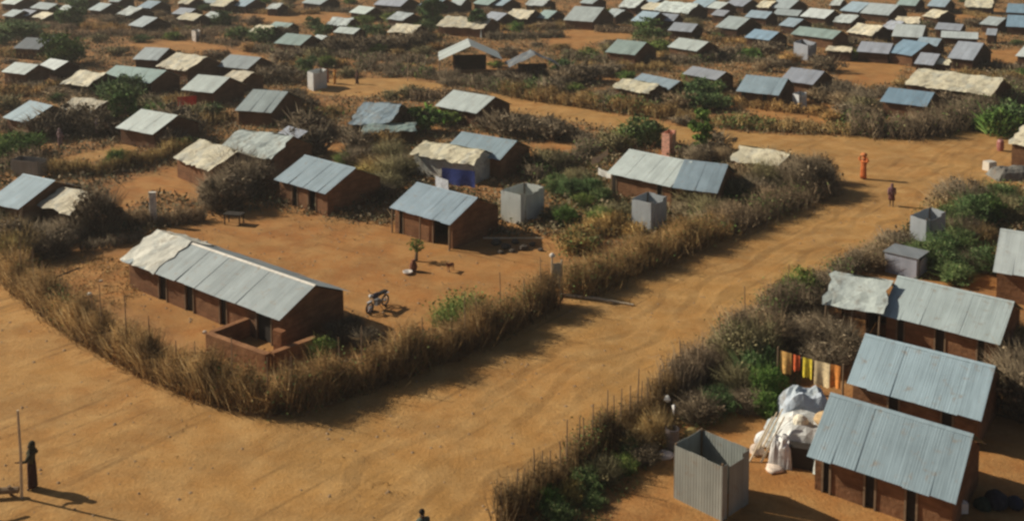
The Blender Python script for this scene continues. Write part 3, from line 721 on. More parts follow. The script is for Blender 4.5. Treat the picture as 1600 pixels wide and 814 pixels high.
# hand-placed bushes (u, v of the foot, kind, size, height)
for b_ in [(105, 100, 'green', 2.2, 2.0, 1), (85, 88, 'green', 2.0, 2.2, 0), (20, 60, 'green', 3, 1.6, 0), (45, 56, 'green', 3, 1.6, 1), (110, 42, 'green', 2.6, 2.6, 1), (120, 22, 'green', 2.6, 2.6, 1), (12, 50, 'green', 2.4, 1.5, 0),
    (172, 158, 'green', 1.6, 1.5, 1), (195, 172, 'green', 1.8, 1.8, 0), (205, 150, 'green', 1.6, 1.6, 1), (150, 150, 'green', 1.4, 1.0, 2), (345, 42, 'green', 1.8, 1.8, 1), (15, 246, 'green', 1.8, 1.0, 3), (40, 240, 'green', 1.5, .9, 3),
    (185, 262, 'green', .9, .9, 3), (505, 58, 'green', 1.6, 1.4, 1), (560, 62, 'green', 2.2, 1.4, 1), (590, 56, 'green', 2, 1.3, 0), (570, 40, 'green', 2, 1.3, 2), (410, 66, 'green', 2.4, 1.6, 1), (375, 62, 'green', 2.2, 1.5, 0), (440, 62, 'thorn', 2.0, 1.4, 1), (612, 36, 'green', 1.8, 1.2, 2), (490, 46, 'green', 1.4, 1.4, 1),
    (640, 205, 'thorn', 1.4, 1.3, 1), (700, 196, 'green', 1.3, 1.0, 2), (772, 204, 'thorn', 1.4, 1.0, 1), (800, 212, 'thorn', 1.6, 1.1, 1), (840, 215, 'thorn', 1.5, 1.0, 0), (870, 218, 'thorn', 1.3, .9, 1), (815, 202, 'thorn', 1.2, .8, 0), (855, 206, 'thorn', 1.2, .8, 1),
    (1085, 160, 'green', 2.0, 1.6, 1), (1110, 158, 'green', 1.8, 1.5, 0), (1090, 172, 'green', 1.8, 1.2, 1), (1120, 170, 'green', 1.6, 1.0, 0), (1095, 150, 'green', 1.6, 1.4, 1), (1000, 226, 'green', 1.4, 1.3, 0), (1018, 228, 'green', 1.2, 1.2, 1), (975, 228, 'green', 1.2, .9, 2), (960, 236, 'thorn', 1.2, 1.0, 3),
    (895, 308, 'green', 1.0, .8, 1), (925, 308, 'green', .9, .8, 1), (872, 300, 'green', .9, .7, 0), (905, 288, 'thorn', .9, .7, 3), (942, 318, 'green', .7, .6, 0), (868, 345, 'thorn', .7, .6, 3), (884, 352, 'green', .8, .7, 3), (912, 322, 'green', .7, .5, 2), (850, 268, 'thorn', 1.4, 1.0, 3), (940, 350, 'green', .9, .6, 2), (965, 345, 'thorn', .9, .7, 3),
    (1085, 330, 'thorn', 1.1, .9, 3), (1110, 345, 'thorn', 1.1, .9, 3), (1130, 325, 'green', .8, .7, 3), (1125, 300, 'green', .7, 1.1, 3), (1150, 320, 'thorn', 1.2, 1.0, 3), (1180, 318, 'thorn', 1.3, 1.1, 0), (1160, 300, 'thorn', 1.2, 1.1, 2), (1195, 300, 'thorn', 1.3, 1.2, 3), (1215, 300, 'green', 1.0, .9, 2), (1245, 306, 'thorn', 1.2, 1.4, 0), (1265, 300, 'thorn', 1.2, 1.5, 1), (1290, 298, 'thorn', .8, 1.0, 0), (1230, 285, 'thorn', 1.2, 1.2, 2), (1280, 285, 'thorn', .9, 1.2, 0),
    (1200, 262, 'thorn', 1.0, .9, 2), (1120, 236, 'thorn', 1.2, 1.0, 0), (1095, 258, 'thorn', 1.0, 1.0, 0), (1130, 256, 'thorn', 1.0, .8, 2), (560, 262, 'thorn', 1.1, .9, 1), (590, 270, 'dry', 1.2, .9, 2), (612, 255, 'thorn', 1.2, 1.0, 3), (620, 280, 'thorn', 1.3, 1.1, 3), (575, 290, 'dry', 1.2, 1.0, 3), (600, 300, 'thorn', 1.2, .9, 3), (560, 240, 'thorn', 1.3, 1.2, 1), (600, 236, 'dry', 1.4, 1.2, 2), (640, 268, 'thorn', 1, .8, 1), (540, 262, 'green', .8, .7, 2), (585, 312, 'thorn', 1.1, .7, 1), (550, 318, 'thorn', .9, .7, 1),
    (1560, 214, 'green', 1.5, 1.5, 3), (1580, 206, 'green', 1.6, 1.7, 1), (1600, 196, 'green', 1.5, 1.4, 3), (1545, 206, 'green', 1.2, .9, 3), (1520, 352, 'green', 1.1, 1.1, 1), (1492, 364, 'green', 1.0, .9, 0), (1542, 342, 'green', 1.0, .9, 3), (1575, 340, 'thorn', 1.1, .8, 3), (1602, 338, 'green', 1.1, .8, 1), (1508, 372, 'thorn', .9, .8, 1), (1505, 330, 'thorn', 1.4, 1.2, 0), (1480, 335, 'thorn', 1.2, 1.0, 2), (1560, 322, 'green', 1.2, .9, 0), (1472, 408, 'green', 1.0, .9, 1), (1500, 402, 'green', 1.0, .9, 0), (1482, 424, 'green', 1.0, .7, 1), (1520, 420, 'thorn', .9, .6, 1), (1592, 612, 'thorn', 1.0, 1.0, 1), (1606, 650, 'thorn', 1.2, 1.2, 1), (1585, 575, 'thorn', .9, .8, 1), (1598, 540, 'dry', .9, .7, 0), (1495, 440, 'green', 1.0, .6, 0),  # bushes right of the metal huts are added to darken a shadowed spot
    (1545, 425, 'green', 1.0, .8, 1), (1450, 415, 'green', 1.1, .9, 0), (1535, 375, 'dry', .8, .6, 0), (1380, 405, 'thorn', .9, .7, 2), (1400, 398, 'thorn', 1.0, .8, 0), (1360, 420, 'thorn', .9, .7, 2), (1235, 482, 'green', .7, .8, 3), (1250, 470, 'green', .8, .9, 2), (1262, 498, 'thorn', .9, .9, 1), (1280, 532, 'thorn', 1.0, .7, 1), (1312, 545, 'thorn', 1.0, .7, 0), (1250, 545, 'thorn', 1.0, .75, 1), (1290, 575, 'thorn', .9, .55, 0), (1325, 560, 'thorn', .7, .55, 1),
    (1198, 625, 'green', .6, .8, 3), (1175, 600, 'green', .8, .8, 1), (1195, 585, 'green', .7, .7, 1), (1150, 615, 'thorn', .8, .7, 3), (1120, 640, 'green', .7, .5, 1), (1170, 640, 'thorn', .7, .5, 1), (1196, 648, 'green', .5, .6, 3), (1090, 655, 'thorn', .8, .6, 1), (1150, 575, 'thorn', 1.0, 1.0, 3), (1200, 545, 'thorn', 1.1, 1.1, 2), (1180, 560, 'thorn', 1.1, 1.1, 3),
    (855, 795, 'green', .45, .4, 3), (890, 782, 'dry', .5, .45, 3), (915, 765, 'green', .5, .4, 0), (945, 750, 'thorn', .6, .45, 3), (975, 738, 'green', .5, .35, 2), (1005, 722, 'thorn', .55, .4, 1), (925, 788, 'green', .4, .22, 0), (875, 816, 'green', .45, .35, 0), (985, 715, 'green', .4, .4, 1), (990, 705, 'dry', .7, .6, 0), (1030, 690, 'dry', .7, .7, 2),
    (840, 145, 'green', 1.5, 1.1, 0), (815, 135, 'thorn', 1.3, 1.2, 0), (860, 150, 'thorn', 1.4, 1.3, 0), (895, 130, 'thorn', 2.0, 1.6, 1), (920, 128, 'thorn', 2.0, 1.5, 1), (950, 118, 'thorn', 2.0, 1.2, 0), (880, 115, 'green', 1.6, 1.3, 1), (790, 130, 'thorn', 1.4, 1.1, 1), (760, 136, 'thorn', 1.3, .8, 0), (725, 132, 'thorn', 1.3, .7, 2), (702, 134, 'thorn', 1.2, .7, 0),
    (1015, 68, 'green', 2.4, 1.8, 0), (1030, 84, 'green', 2, 1.2, 2), (1010, 50, 'green', 2, 1.6, 3), (1320, 92, 'green', 2, 1.0, 3), (1340, 93, 'green', 2, 1.0, 2), (670, 30, 'green', 1.8, 2.0, 1), (680, 44, 'green', 1.8, 1.6, 1), (664, 52, 'green', 1.6, 1.4, 1), (655, 76, 'thorn', 2.2, 1.8, 1), (630, 78, 'thorn', 2.2, 1.7, 1), (600, 78, 'thorn', 2.2, 1.6, 0), (570, 82, 'thorn', 2.2, 1.6, 1), (545, 80, 'thorn', 2.2, 1.6, 0), (520, 84, 'thorn', 2.0, 1.6, 1), (500, 98, 'thorn', 1.8, 1.4, 3), (470, 95, 'thorn', 1.8, 1.4, 1), (440, 100, 'thorn', 1.8, 1.2, 0), (480, 112, 'green', 1.4, 1.4, 1), (510, 106, 'green', 1.2, 1.0, 2),
    (430, 120, 'thorn', 2, 1.4, 1), (455, 130, 'thorn', 1.6, 1.2, 0), (420, 130, 'thorn', 1.6, 1.4, 1), (450, 165, 'thorn', 1.6, 1.4, 1), (470, 175, 'thorn', 1.5, 1.2, 1), (478, 215, 'thorn', 1.6, 1.5, 1), (490, 240, 'thorn', 1.5, 1.3, 1), (465, 240, 'thorn', 1.3, 1.2, 0), (270, 205, 'thorn', 1.6, 1.4, 1), (290, 215, 'thorn', 1.3, 1.2, 0), (310, 190, 'thorn', 1.4, 1.2, 3), (330, 185, 'green', 1.4, 1.0, 1), (70, 215, 'thorn', 1.6, 1.4, 1), (100, 210, 'thorn', 1.8, 1.5, 1), (130, 205, 'thorn', 1.8, 1.5, 0), (160, 210, 'thorn', 1.7, 1.4, 1), (80, 195, 'thorn', 1.4, 1.4, 3), (250, 225, 'thorn', 1.3, 1.1, 0), (270, 232, 'thorn', 1.2, 1.0, 1),
    (1290, 60, 'green', 1.6, 1.0, 1), (1200, 85, 'thorn', 2, 1.3, 0), (1170, 92, 'green', 1.8, 1.1, 3), (1150, 90, 'thorn', 2, 1.2, 1), (1120, 92, 'thorn', 2, 1.2, 1), (1095, 94, 'thorn', 2, 1.2, 0), (1290, 112, 'thorn', 2, 1.4, 1), (1300, 188, 'dry', 1.3, .8, 1), (1330, 185, 'thorn', 1.5, 1.1, 0), (1350, 175, 'thorn', 1.6, 1.1, 3), (1280, 180, 'dry', 1.2, .8, 1), (1320, 165, 'thorn', 1.5, 1.1, 2), (1290, 155, 'thorn', 1.4, 1.1, 1), (1470, 170, 'thorn', 1.6, 1.4, 1), (1520, 170, 'thorn', 1.7, 1.4, 0), (1560, 150, 'thorn', 1.7, 1.4, 3), (1580, 160, 'green', 1.5, 1.1, 1), (1490, 195, 'thorn', 1.4, 1.1, 1), (1540, 160, 'thorn', 1.6, 1.3, 1),
    (412, 292, 'thorn', 1.0, .9, 1), (336, 312, 'thorn', .9, .8, 0), (30, 366, 'dry', 1.2, .8, 2), (10, 384, 'dry', 1.3, .9, 0), (60, 378, 'thorn', 1.1, .7, 0), (-8, 360, 'thorn', 1.2, .9, 3), (85, 400, 'thorn', 1.1, .8, 1), (30, 405, 'dry', 1.3, 1.1, 0), (5, 415, 'dry', 1.2, 1.1, 3), (15, 395, 'thorn', 1.2, 1.2, 1), (530, 535, 'thorn', .6, .6, 1), (552, 525, 'thorn', .5, .6, 1), (572, 540, 'thorn', .6, .5, 0), (500, 560, 'green', .6, .5, 2)]:
    kf = .8 if b_[1] < 200 else 1.0
    bush(b_[0], b_[1], b_[2], b_[3] * (kf + 1) / 2, b_[4] * kf, b_[5])
# dark thorn heap beside the hut, brush piled against the dome hut
for (u, v, s, z, l) in [(350, 326, 1.5, 1.4, 'large dark thorn heap beside the black table, lower left mound'), (392, 305, 1.5, 1.65, 'large dark thorn heap against the blue-grey roofed mud hut'), (368, 288, 1.35, 1.6, 'large dark thorn heap under the broad whitish roof'),
                        (156, 366, 1.2, 1.7, 'dark brush mound piled on the side of the patched brush hut'), (142, 348, .9, 1.2, 'dark brush mound rising to the roof of the patched brush hut'), (118, 374, 1.1, .85, 'dark brush mound in front of the patched brush hut')]:
    bush(u, v, 'thorn', s, z, 1, label=l)

def tree(u, v, hgt, rr, name, tint, label, seed, tr_h=.35, crown_flat=1.0, n=2600, ls=.13):
    hgt *= 1.15; rr *= 1.2
    p = at(u, v); root = empty(name, (p.x, p.y, 0)); rnd = random.Random(seed)
    b = B(); top = (rnd.uniform(-.1, .1), rnd.uniform(-.1, .1), hgt * .75)
    b.tube([(0, 0, 0), (.05, 0, hgt * tr_h), top], [.11, .08, .03], 7)
    for k in range(7):
        a = rnd.uniform(0, 6.3); z = hgt * rnd.uniform(tr_h * .8, .7)
        b.tube([(0.03, 0, z), (math.cos(a) * rr * .45, math.sin(a) * rr * .45, z + hgt * .13), (math.cos(a) * rr * .8, math.sin(a) * rr * .8, z + hgt * .2)], [.05, .03, .012], 5)
    b.obj('trunk', M['bark'], root)
    zc = hgt * (tr_h + (1 - tr_h) * .5); rz = hgt * (1 - tr_h) * .5
    npobj('crown', [ball(n, (rr, rr, rz), 34, ls, seed, hollow=.25, zc=zc)], M['leaf'], root, tint)
    tag(root, label, 'tree'); return root
tree(1095, 244, 3.9, .75, 'tall_narrow_tree', (1.3, 1.5, .9), 'tall narrow green tree behind the wide pale hut by the far road', 501, tr_h=.12, n=3600, ls=.1)
tree(665, 208, 2.4, 1.2, 'leafy_tree', (.9, 1.1, .8), 'leafy green tree between the patchy blue roof and the whitish roof', 502, tr_h=.2)
tree(97, 104, 4.2, 2.0, 'leafy_tree', (.9, 1.05, .8), 'round leafy green tree right of the dark slate hut', 503, tr_h=.15, ls=.18)
tree(676, 48, 5.0, 1.6, 'dark_tree', (.65, .8, .8), 'dark tall tree left of the long cream roof behind the hall', 504, tr_h=.2, ls=.2)
tree(748, 56, 3.6, 1.2, 'dark_tree', (.6, .75, .8), 'dark small tree right behind the ridge of the open hall', 505, tr_h=.2, ls=.2)
tree(650, 408, 1.15, .42, 'sapling', (1.2, 1.3, .9), 'small green sapling alone in the bare yard', 506, tr_h=.42, n=500, ls=.05)
tree(196, 205, 3.4, 1.1, 'leafy_tree', (.75, .95, .75), 'dark leafy tree behind the lone white hut', 507, tr_h=.15, ls=.13)
# palm-like plant with long arching leaves
def palm(u, v, label, n=26, L=2.2):
    p = at(u, v); root = empty('palm_plant', (p.x, p.y, 0)); rnd = random.Random(9)
    B().tube([(0, 0, 0), (.04, .02, .9)], [.12, .1], 7).obj('trunk', M['bark'], root)
    b = B()
    for k in range(n):
        a = k * 2.4 + rnd.uniform(-.2, .2); el = rnd.uniform(.25, 1.2); V = []; Fc = []; ll = L * rnd.uniform(.7, 1.1)
        for j in range(6):
            t = j / 5; r = ll * t * math.cos(el * (1 - .3 * t)); z = .85 + ll * (math.sin(el) * t - .55 * t * t)
            wd_ = .16 * math.sin(math.pi * (t * .9 + .1)) + .01
            cx, cy = math.cos(a) * r, math.sin(a) * r; nx, ny = -math.sin(a) * wd_, math.cos(a) * wd_
            V += [(cx - nx, cy - ny, z - .03), (cx, cy, z + .03), (cx + nx, cy + ny, z - .03)]
        for j in range(5):
            q = j * 3; Fc += [(q, q + 1, q + 4, q + 3), (q + 1, q + 2, q + 5, q + 4)]
        b.add(V, Fc)
    b.obj('crown', M['leaf'], root, (1.8, 2.2, 1.0)); tag(root, label, 'palm')
palm(668, 190, 'bright green palm-like plant left of the whitish roof')
palm(690, 198, 'lower bright green palm-like plant in front of the whitish roof', 20, 1.6)

# random scrub bushes between the far huts
def blocked(x, y, m=0.3):
    P = np.array([[x, y]])
    for q in G_ROADS + G_YARDS:
        if inpoly(P, q)[0]: return True
    return any((x - a) ** 2 + (y - b) ** 2 < (r + m) ** 2 for a, b, r in HOUSES)
cnt = 0
while cnt < 190:
    u = random.uniform(-20, 1620); v = 2 + 195 * random.random() ** 1.5
    p = at(u, v)
    if blocked(p.x, p.y, .5): continue
    k = random.choices(['thorn', 'green', 'dry'], [.55, .25, .2])[0]
    if u > 1150 and v < 60 and random.random() < .5: continue
    s = random.uniform(.7, 1.5); bush(p=p, kind=k, s=s, sz=s * random.uniform(.45, .75)); cnt += 1

# ------------------------------------------------------------------ brush fences
def fence(px, h, th, dens, label=None, name='brush_fence', green=0.0, sw=.016, mat='brush', tint=(1, 1, 1), stakes=0, desc='brown brush fence', upr=1.0, leafs=1.0, lean=.30):
    h *= 1.12; th *= 1.15; sw *= 1.08
    pts = [at(*p) for p in px]; seg = [(pts[i], pts[i + 1]) for i in range(len(pts) - 1)]
    Ls = [(b - a).length for a, b in seg]; T = sum(Ls); mid = sum((p for p in pts), Vector()) / len(pts)
    o0 = np.array([mid.x, mid.y, 0]); root = empty(name, (mid.x, mid.y, 0))
    n = int(T * dens)
    s = RNG.random(n) * T; cum = np.cumsum([0] + Ls); k = np.clip(np.searchsorted(cum, s) - 1, 0, len(seg) - 1)
    A = np.array([tuple(a) for a, b in seg]); Bp = np.array([tuple(b) for a, b in seg])
    t = ((s - cum[k]) / np.array(Ls)[k])[:, None]; Pc = A[k] * (1 - t) + Bp[k] * t
    D = (Bp - A)[k]; D /= np.linalg.norm(D, axis=1, keepdims=True); N = np.stack([-D[:, 1], D[:, 0], 0 * s], 1)
    hh = h * (0.80 + 0.16 * np.sin(s * 1.3) + 0.13 * np.sin(s * 3.1 + 1) + 0.10 * np.sin(s * 7.7) + .07 * np.sin(s * 17.3 + 2))
    off = RNG.normal(size=n) * th * .28
    P = Pc + N * off[:, None]; P[:, 2] = (RNG.random(n) ** 1.8) * hh * .6
    dirv = np.stack([RNG.normal(size=n) * lean, RNG.normal(size=n) * lean, np.full(n, upr)], 1) + N * (off / th * .35)[:, None]
    dirv /= np.linalg.norm(dirv, axis=1, keepdims=True)
    ln = np.minimum((.25 + .75 * RNG.random(n)) * hh, (hh - P[:, 2]) * (.8 + .45 * RNG.random(n)))
    V1 = blades(P - o0, dirv * ln[:, None], sw * (.5 + RNG.random(n)))
    m = int(n * .9); i = RNG.integers(0, n, m)                        # crossing twigs
    P2 = Pc[i] + N[i] * (RNG.normal(size=m) * th * .32)[:, None]; P2[:, 2] = RNG.random(m) * hh[i] * .95
    d2 = RNG.normal(size=(m, 3)); d2[:, 2] *= .6; d2 /= np.linalg.norm(d2, axis=1, keepdims=True)
    V2 = blades(P2 - o0, d2 * (.25 + .7 * RNG.random(m) ** 2)[:, None] * min(1.0, h / 1.5), sw * .6 * np.ones(m))
    m = int(n * .7 * leafs); i = RNG.integers(0, n, m)
    P3 = Pc[i] + N[i] * (RNG.normal(size=m) * th * .33)[:, None]; P3[:, 2] = RNG.random(m) ** .8 * hh[i] * .93
    V3 = quads(P3 - o0, sw * 2.2 * (.5 + RNG.random(m)))
    npobj('brush', [V1, V2, V3], M[mat], root, tint)
    if green > 0:
        m = int(n * green); c = RNG.random(max(3, int(T / 3))) * T
        sk = c[RNG.integers(0, len(c), m)] + RNG.normal(size=m) * .6; sk = np.clip(sk, 0, T - .01)
        kk = np.clip(np.searchsorted(cum, sk) - 1, 0, len(seg) - 1); tt = ((sk - cum[kk]) / np.array(Ls)[kk])[:, None]
        P4 = A[kk] * (1 - tt) + Bp[kk] * tt + np.stack([RNG.normal(size=m) * th * .4, RNG.normal(size=m) * th * .4, RNG.random(m) * h * .9], 1)
        npobj('foliage', [quads(P4 - o0, sw * 2.8 * (.5 + RNG.random(m)))], M['leaf'], root, (1, 1, .9))
    for q in range(stakes):
        sv = T * (q + random.uniform(.2, .8)) / stakes; kk = int(np.clip(np.searchsorted(cum, sv) - 1, 0, len(seg) - 1))
        a, b = seg[kk]; p = a + (b - a) * ((sv - cum[kk]) / Ls[kk]) - mid
        B().tube([(p.x, p.y, 0), (p.x + random.uniform(-.1, .1), p.y + random.uniform(-.1, .1), h * random.uniform(.95, 1.5))], [.04, .02], 5).obj('stake', M['wood'], root)
    if label: tag(root, label, 'fence')
    else: tag(root, None, 'fence', 'brush fences between the far huts'); AUTO.append((root, desc, (mid.x, mid.y)))
    return root

fence([(12, 437), (60, 478), (130, 528), (220, 578), (320, 620), (432, 646)], 1.9, .78, 560, 'tall dry brush fence along the curved foreground track, in front of the long mud hut', green=.12, sw=.015, tint=(1.05, .96, .92), stakes=14)
fence([(440, 646), (540, 612), (640, 578), (760, 532), (862, 474)], 1.8, 1.05, 600, 'tall dark brush fence along the main road from the corner to the gate', green=.22, sw=.015, tint=(.80, .72, .70), stakes=10)
fence([(892, 462), (980, 424), (1060, 392), (1125, 366)], 1.6, 1.5, 560, 'thick brown brush hedge right of the gate along the main road', green=.28, sw=.016, tint=(.92, .84, .80))
fence([(1125, 364), (1200, 332), (1290, 298)], 1.5, 1.9, 420, 'brush hedge with grey thorns ending at the road bend', green=.25, sw=.02, mat='twig', tint=(1.15, 1.05, .95))
fence([(780, 826), (870, 764), (960, 692), (1050, 628)], 1.45, .6, 300, 'near stick fence with upright stakes along the near side of the road', name='stick_fence', green=.25, sw=.016, stakes=22, tint=(.62, .58, .6), leafs=.5, lean=.16)
fence([(1050, 628), (1130, 566), (1195, 515), (1245, 482)], 1.7, 1.0, 420, 'leafy stick fence along the road behind the near stick fence', name='stick_fence', green=.45, sw=.018, stakes=8, mat='twig', tint=(.95, .88, .85), lean=.2)
fence([(1262, 470), (1300, 440), (1350, 412), (1410, 385)], 1.0, 1.0, 260, 'low thin brush fence beside the road behind the ragged white shelter', green=.2, sw=.02, mat='twig')
fence([(1478, 345), (1500, 325), (1560, 312), (1640, 318)], 1.3, 1.4, 240, 'leafy hedge around the green corner plot at the right edge', green=.7, sw=.025)
fence([(80, 274), (160, 272), (235, 255), (292, 236)], 1.2, 1.0, 240, 'long brush fence beside the footpath above the bare left yard', green=.2, sw=.025, tint=(.95, .95, .85))
fence([(170, 356), (235, 352), (320, 345)], 1.1, .7, 280, 'thin grey brush fence with a white post, left of the thorn heap', sw=.02, mat='twig', tint=(1.3, 1.15, 1.0), leafs=.5)
fence([(125, 395), (180, 385), (225, 372)], .7, .5, 120, 'low brush fence behind the roof end of the long mud hut', sw=.02, mat='twig')
fence([(485, 205), (540, 212), (560, 225)], 1.1, 1.2, 160, 'dark brush fence left of the patchy blue roof', sw=.03, mat='twig')
fence([(780, 190), (840, 202), (900, 216), (930, 236)], .8, 1.3, 200, 'grey thorn hedge along the near side of the far road', sw=.03, mat='twig', green=.15)
fence([(930, 240), (880, 262), (830, 285)], 1.2, 1.1, 200, 'dark leafy hedge left of the wide pale hut', sw=.03, mat='twig', green=.5)
fence([(1060, 246), (1120, 250), (1145, 262)], 1.1, 1.0, 160, 'brush fence behind the darker joined hut', sw=.03, mat='twig', green=.2)
fence([(560, 108), (620, 114), (700, 128), (790, 146)], 1.5, 1.3, 150, 'dark hedge along the far side of the far road, left part', sw=.035, mat='twig', green=.5)
fence([(790, 148), (860, 160), (950, 172), (1050, 186)], 1.5, 1.6, 190, 'brush hedge along the far road in front of the cream tarp roof', sw=.035, green=.3, tint=(.9, .85, .8))
fence([(1060, 188), (1150, 198), (1240, 204), (1330, 208)], 1.0, 2.2, 170, 'low olive hedge along the far road below the two blue roofs', sw=.035, green=.6)
fence([(1330, 208), (1380, 212), (1440, 212), (1500, 196)], 2.0, 2.4, 260, 'tall dark thorn hedge at the far road junction', sw=.035, mat='twig', green=.15, tint=(.95, .9, .85))
fence([(1500, 194), (1540, 176), (1610, 152)], 1.9, 2.2, 200, 'tall dark thorn hedge climbing to the right edge', sw=.035, mat='twig', green=.3, tint=(.85, .85, .8))
fence([(1290, 150), (1340, 160), (1378, 178)], 1.4, 1.6, 160, 'grey thorn hedge left of the blue hut', sw=.035, mat='twig')
fence([(1130, 372), (1090, 350), (1060, 330)], 1.1, 1.1, 200, 'grey-green brush hedge in front of the darker joined hut', sw=.025, mat='twig', green=.4, tint=(1.1, 1.1, 1))
fence([(900, 400), (905, 372), (950, 358), (1000, 372)], 1.0, 1.5, 240, 'olive brush hedge between the gate and the grey ribbed latrine', sw=.025, green=.4, tint=(1, .95, .8))
FF = [[(0, 88), (60, 92), (90, 96)], [(110, 60), (180, 55), (260, 58), (340, 56)], [(160, 30), (230, 48), (330, 48), (380, 56)], [(130, 46), (200, 50), (280, 54)], [(230, 60), (300, 62), (370, 72)], [(0, 150), (60, 150), (100, 142)], [(30, 130), (90, 150), (160, 150)], [(0, 205), (60, 208), (170, 212), (240, 214)],
      [(250, 190), (300, 200), (360, 188)], [(400, 80), (470, 86), (560, 92), (680, 100)], [(520, 70), (600, 76), (680, 80)], [(430, 112), (480, 100), (540, 104)], [(900, 112), (970, 112), (1050, 110)], [(880, 92), (950, 98), (1050, 100), (1140, 94)], [(1090, 90), (1150, 96), (1230, 100)], [(760, 62), (830, 60), (880, 58)], [(780, 48), (860, 46), (900, 44)],
      [(930, 160), (990, 165), (1060, 168)], [(1130, 160), (1180, 168), (1260, 178)], [(1280, 130), (1340, 150), (1400, 154)], [(1100, 64), (1160, 70), (1220, 72)], [(1230, 68), (1300, 72), (1340, 68)], [(500, 18), (600, 22), (700, 20)], [(380, 20), (440, 24), (500, 22)], [(850, 22), (880, 44), (960, 46)], [(1480, 106), (1540, 106), (1600, 110)], [(1400, 44), (1460, 42)], [(1420, 18), (1500, 20), (1560, 34)],
      [(640, 158), (700, 150), (760, 158)], [(520, 176), (500, 190), (440, 196)], [(455, 150), (470, 160), (460, 182)], [(1180, 38), (1240, 36), (1300, 36)], [(930, 50), (990, 52), (1030, 54)], [(0, 46), (60, 42), (110, 50)], [(820, 120), (880, 118), (900, 108)], [(690, 62), (640, 62), (590, 66)], [(1060, 140), (1030, 152), (940, 152)], [(1500, 120), (1560, 128), (1600, 128)],
      [(250, 42), (290, 40), (340, 38)], [(760, 20), (820, 36), (880, 38)], [(60, 250), (20, 262), (-20, 262)]]
for k, f in enumerate(FF):
    t = random.choice([(1, 1, 1), (.85, .85, .82), (1.1, 1.0, .92)])
    fence(f, random.uniform(.85, 1.25), random.uniform(1.3, 2.1), 90, sw=.045, mat=random.choice(['twig', 'twig', 'brush']), green=random.choice([0, .15, .4]), tint=t,
          desc={0: 'grey brush fence', 1: 'grey brush fence', 2: 'brown brush fence'}[k % 3] if False else 'brush fence')

# gate between the fences
p = at(868, 462); gr = empty('yard_gate', (p.x, p.y, 0), rad(20))
for x, hh in ((-.2, 2.1), (.35, 1.9)): B().tube([(x, 0, 0), (x, 0.02, hh)], [.06, .05], 7).obj('gate_post', M['palewood'], gr)
b = B(); corr(b, (-.15, .05), (.3, .05), .35, 1.75); b.obj('gate_leaf', M['iron'], gr, (.42, .45, .40))
B().lathe([(.02, 0), (.14, .05), (.15, .16), (.06, .25)], (-.2, 0, 2.1), 10, .05).obj('cap', M['cloth'], gr, (.75, .7, .6), smooth=True)
tag(gr, 'narrow gate with pale posts in the gap of the roadside brush fence', 'gate')
a_, b_ = at(874, 460, .06), at(990, 476, .06)  # pale tapered strip along the road edge
tag(B().tube([a_, (a_ + b_) / 2 + Vector((.05, .1, .01)), b_], [.09, .08, .05], 8).obj('pale_strip', M['palewood']), 'long pale strip lying on the road edge in front of the gate', 'pole')

# white post in the left yard fence
p = at(240, 352); q = at(238, 298, 0)
tag(B().box(p.x, p.y, 1.1, .42, .25, 2.2, rz=.3, jit=.03).obj('stone_post', M['stone'], None, (.70, .66, .56)), 'upright whitish post in the thin grey fence of the left yard', 'post')
for (u, v, hh, lab) in [(637, 127, 2.8, 'thin pale pole standing beside the far road'), (313, 66, 3.2, 'thin pale pole in the far left bare patch'), (664, 122, 2.0, 'short thin pole right of the pale far road pole')]:
    p = at(u, v); tag(B().tube([(p.x, p.y, 0), (p.x + .05, p.y, hh)], [.06, .045], 6).obj('pole', M['palewood']), lab, 'pole')

# ------------------------------------------------------------------ ground cover nobody could count
def cover(name, n, sampler, mat, size, per, hgt, color=(1, 1, 1), thr=.5, avoid=True, seed=1):
    r = np.random.default_rng(seed); P = sampler(r, n)
    if avoid:
        keep = np.ones(len(P), bool)
        for q in G_ROADS + G_YARDS: keep &= ~inpoly(P, q)
        P = P[keep]
    for a, b_, rr in HOUSES:
        P = P[(P[:, 0] - a) ** 2 + (P[:, 1] - b_) ** 2 > (rr * .8) ** 2]
    nz = np.sin(P[:, 0] * .31 + 1.3 * np.sin(P[:, 1] * .17)) + np.sin(P[:, 1] * .23 + 1.7 * np.sin(P[:, 0] * .13)) + .6 * np.sin(P[:, 0] * .9 + P[:, 1] * .7)
    P = P[nz > thr + r.normal(size=len(P)) * .5]
    m = len(P); k = np.repeat(np.arange(m), per)
    sc = (.4 + 1.0 * r.random(m))[k]
    Q = np.stack([P[k, 0] + r.normal(size=m * per) * size * 1.4 * sc, P[k, 1] + r.normal(size=m * per) * size * 1.4 * sc, r.random(m * per) * hgt * sc], 1)
    D = np.stack([r.normal(size=m * per) * .5, r.normal(size=m * per) * .5, .4 + r.random(m * per)], 1) * (hgt * .8 * sc)[:, None]
    i = r.random(m * per) < .45
    bl = Q[i].copy(); bl[:, 2] = 0
    o = npobj(name, [quads(Q[~i], size * .55 * sc[~i]), blades(bl, D[i], size * .12 * np.ones(i.sum()))], M[mat], None, color)
    o['kind'] = 'stuff'; return o
def s_far(r, n):
    y = 62 + 170 * r.random(n) ** 1.1; x = (r.random(n) * 2 - 1) * (y * .54 + 4)
    return np.stack([x, y], 1)
cover('dry_scrub', 70000, s_far, 'scrub', .23, 6, .46, thr=-1.4, seed=3)
def s_poly(px):
    q = gpoly(px); xs = [a for a, _ in q]; ys = [b for _, b in q]
    def f(r, n):
        P = np.stack([r.uniform(min(xs), max(xs), n), r.uniform(min(ys), max(ys), n)], 1); return P[inpoly(P, q)]
    return f
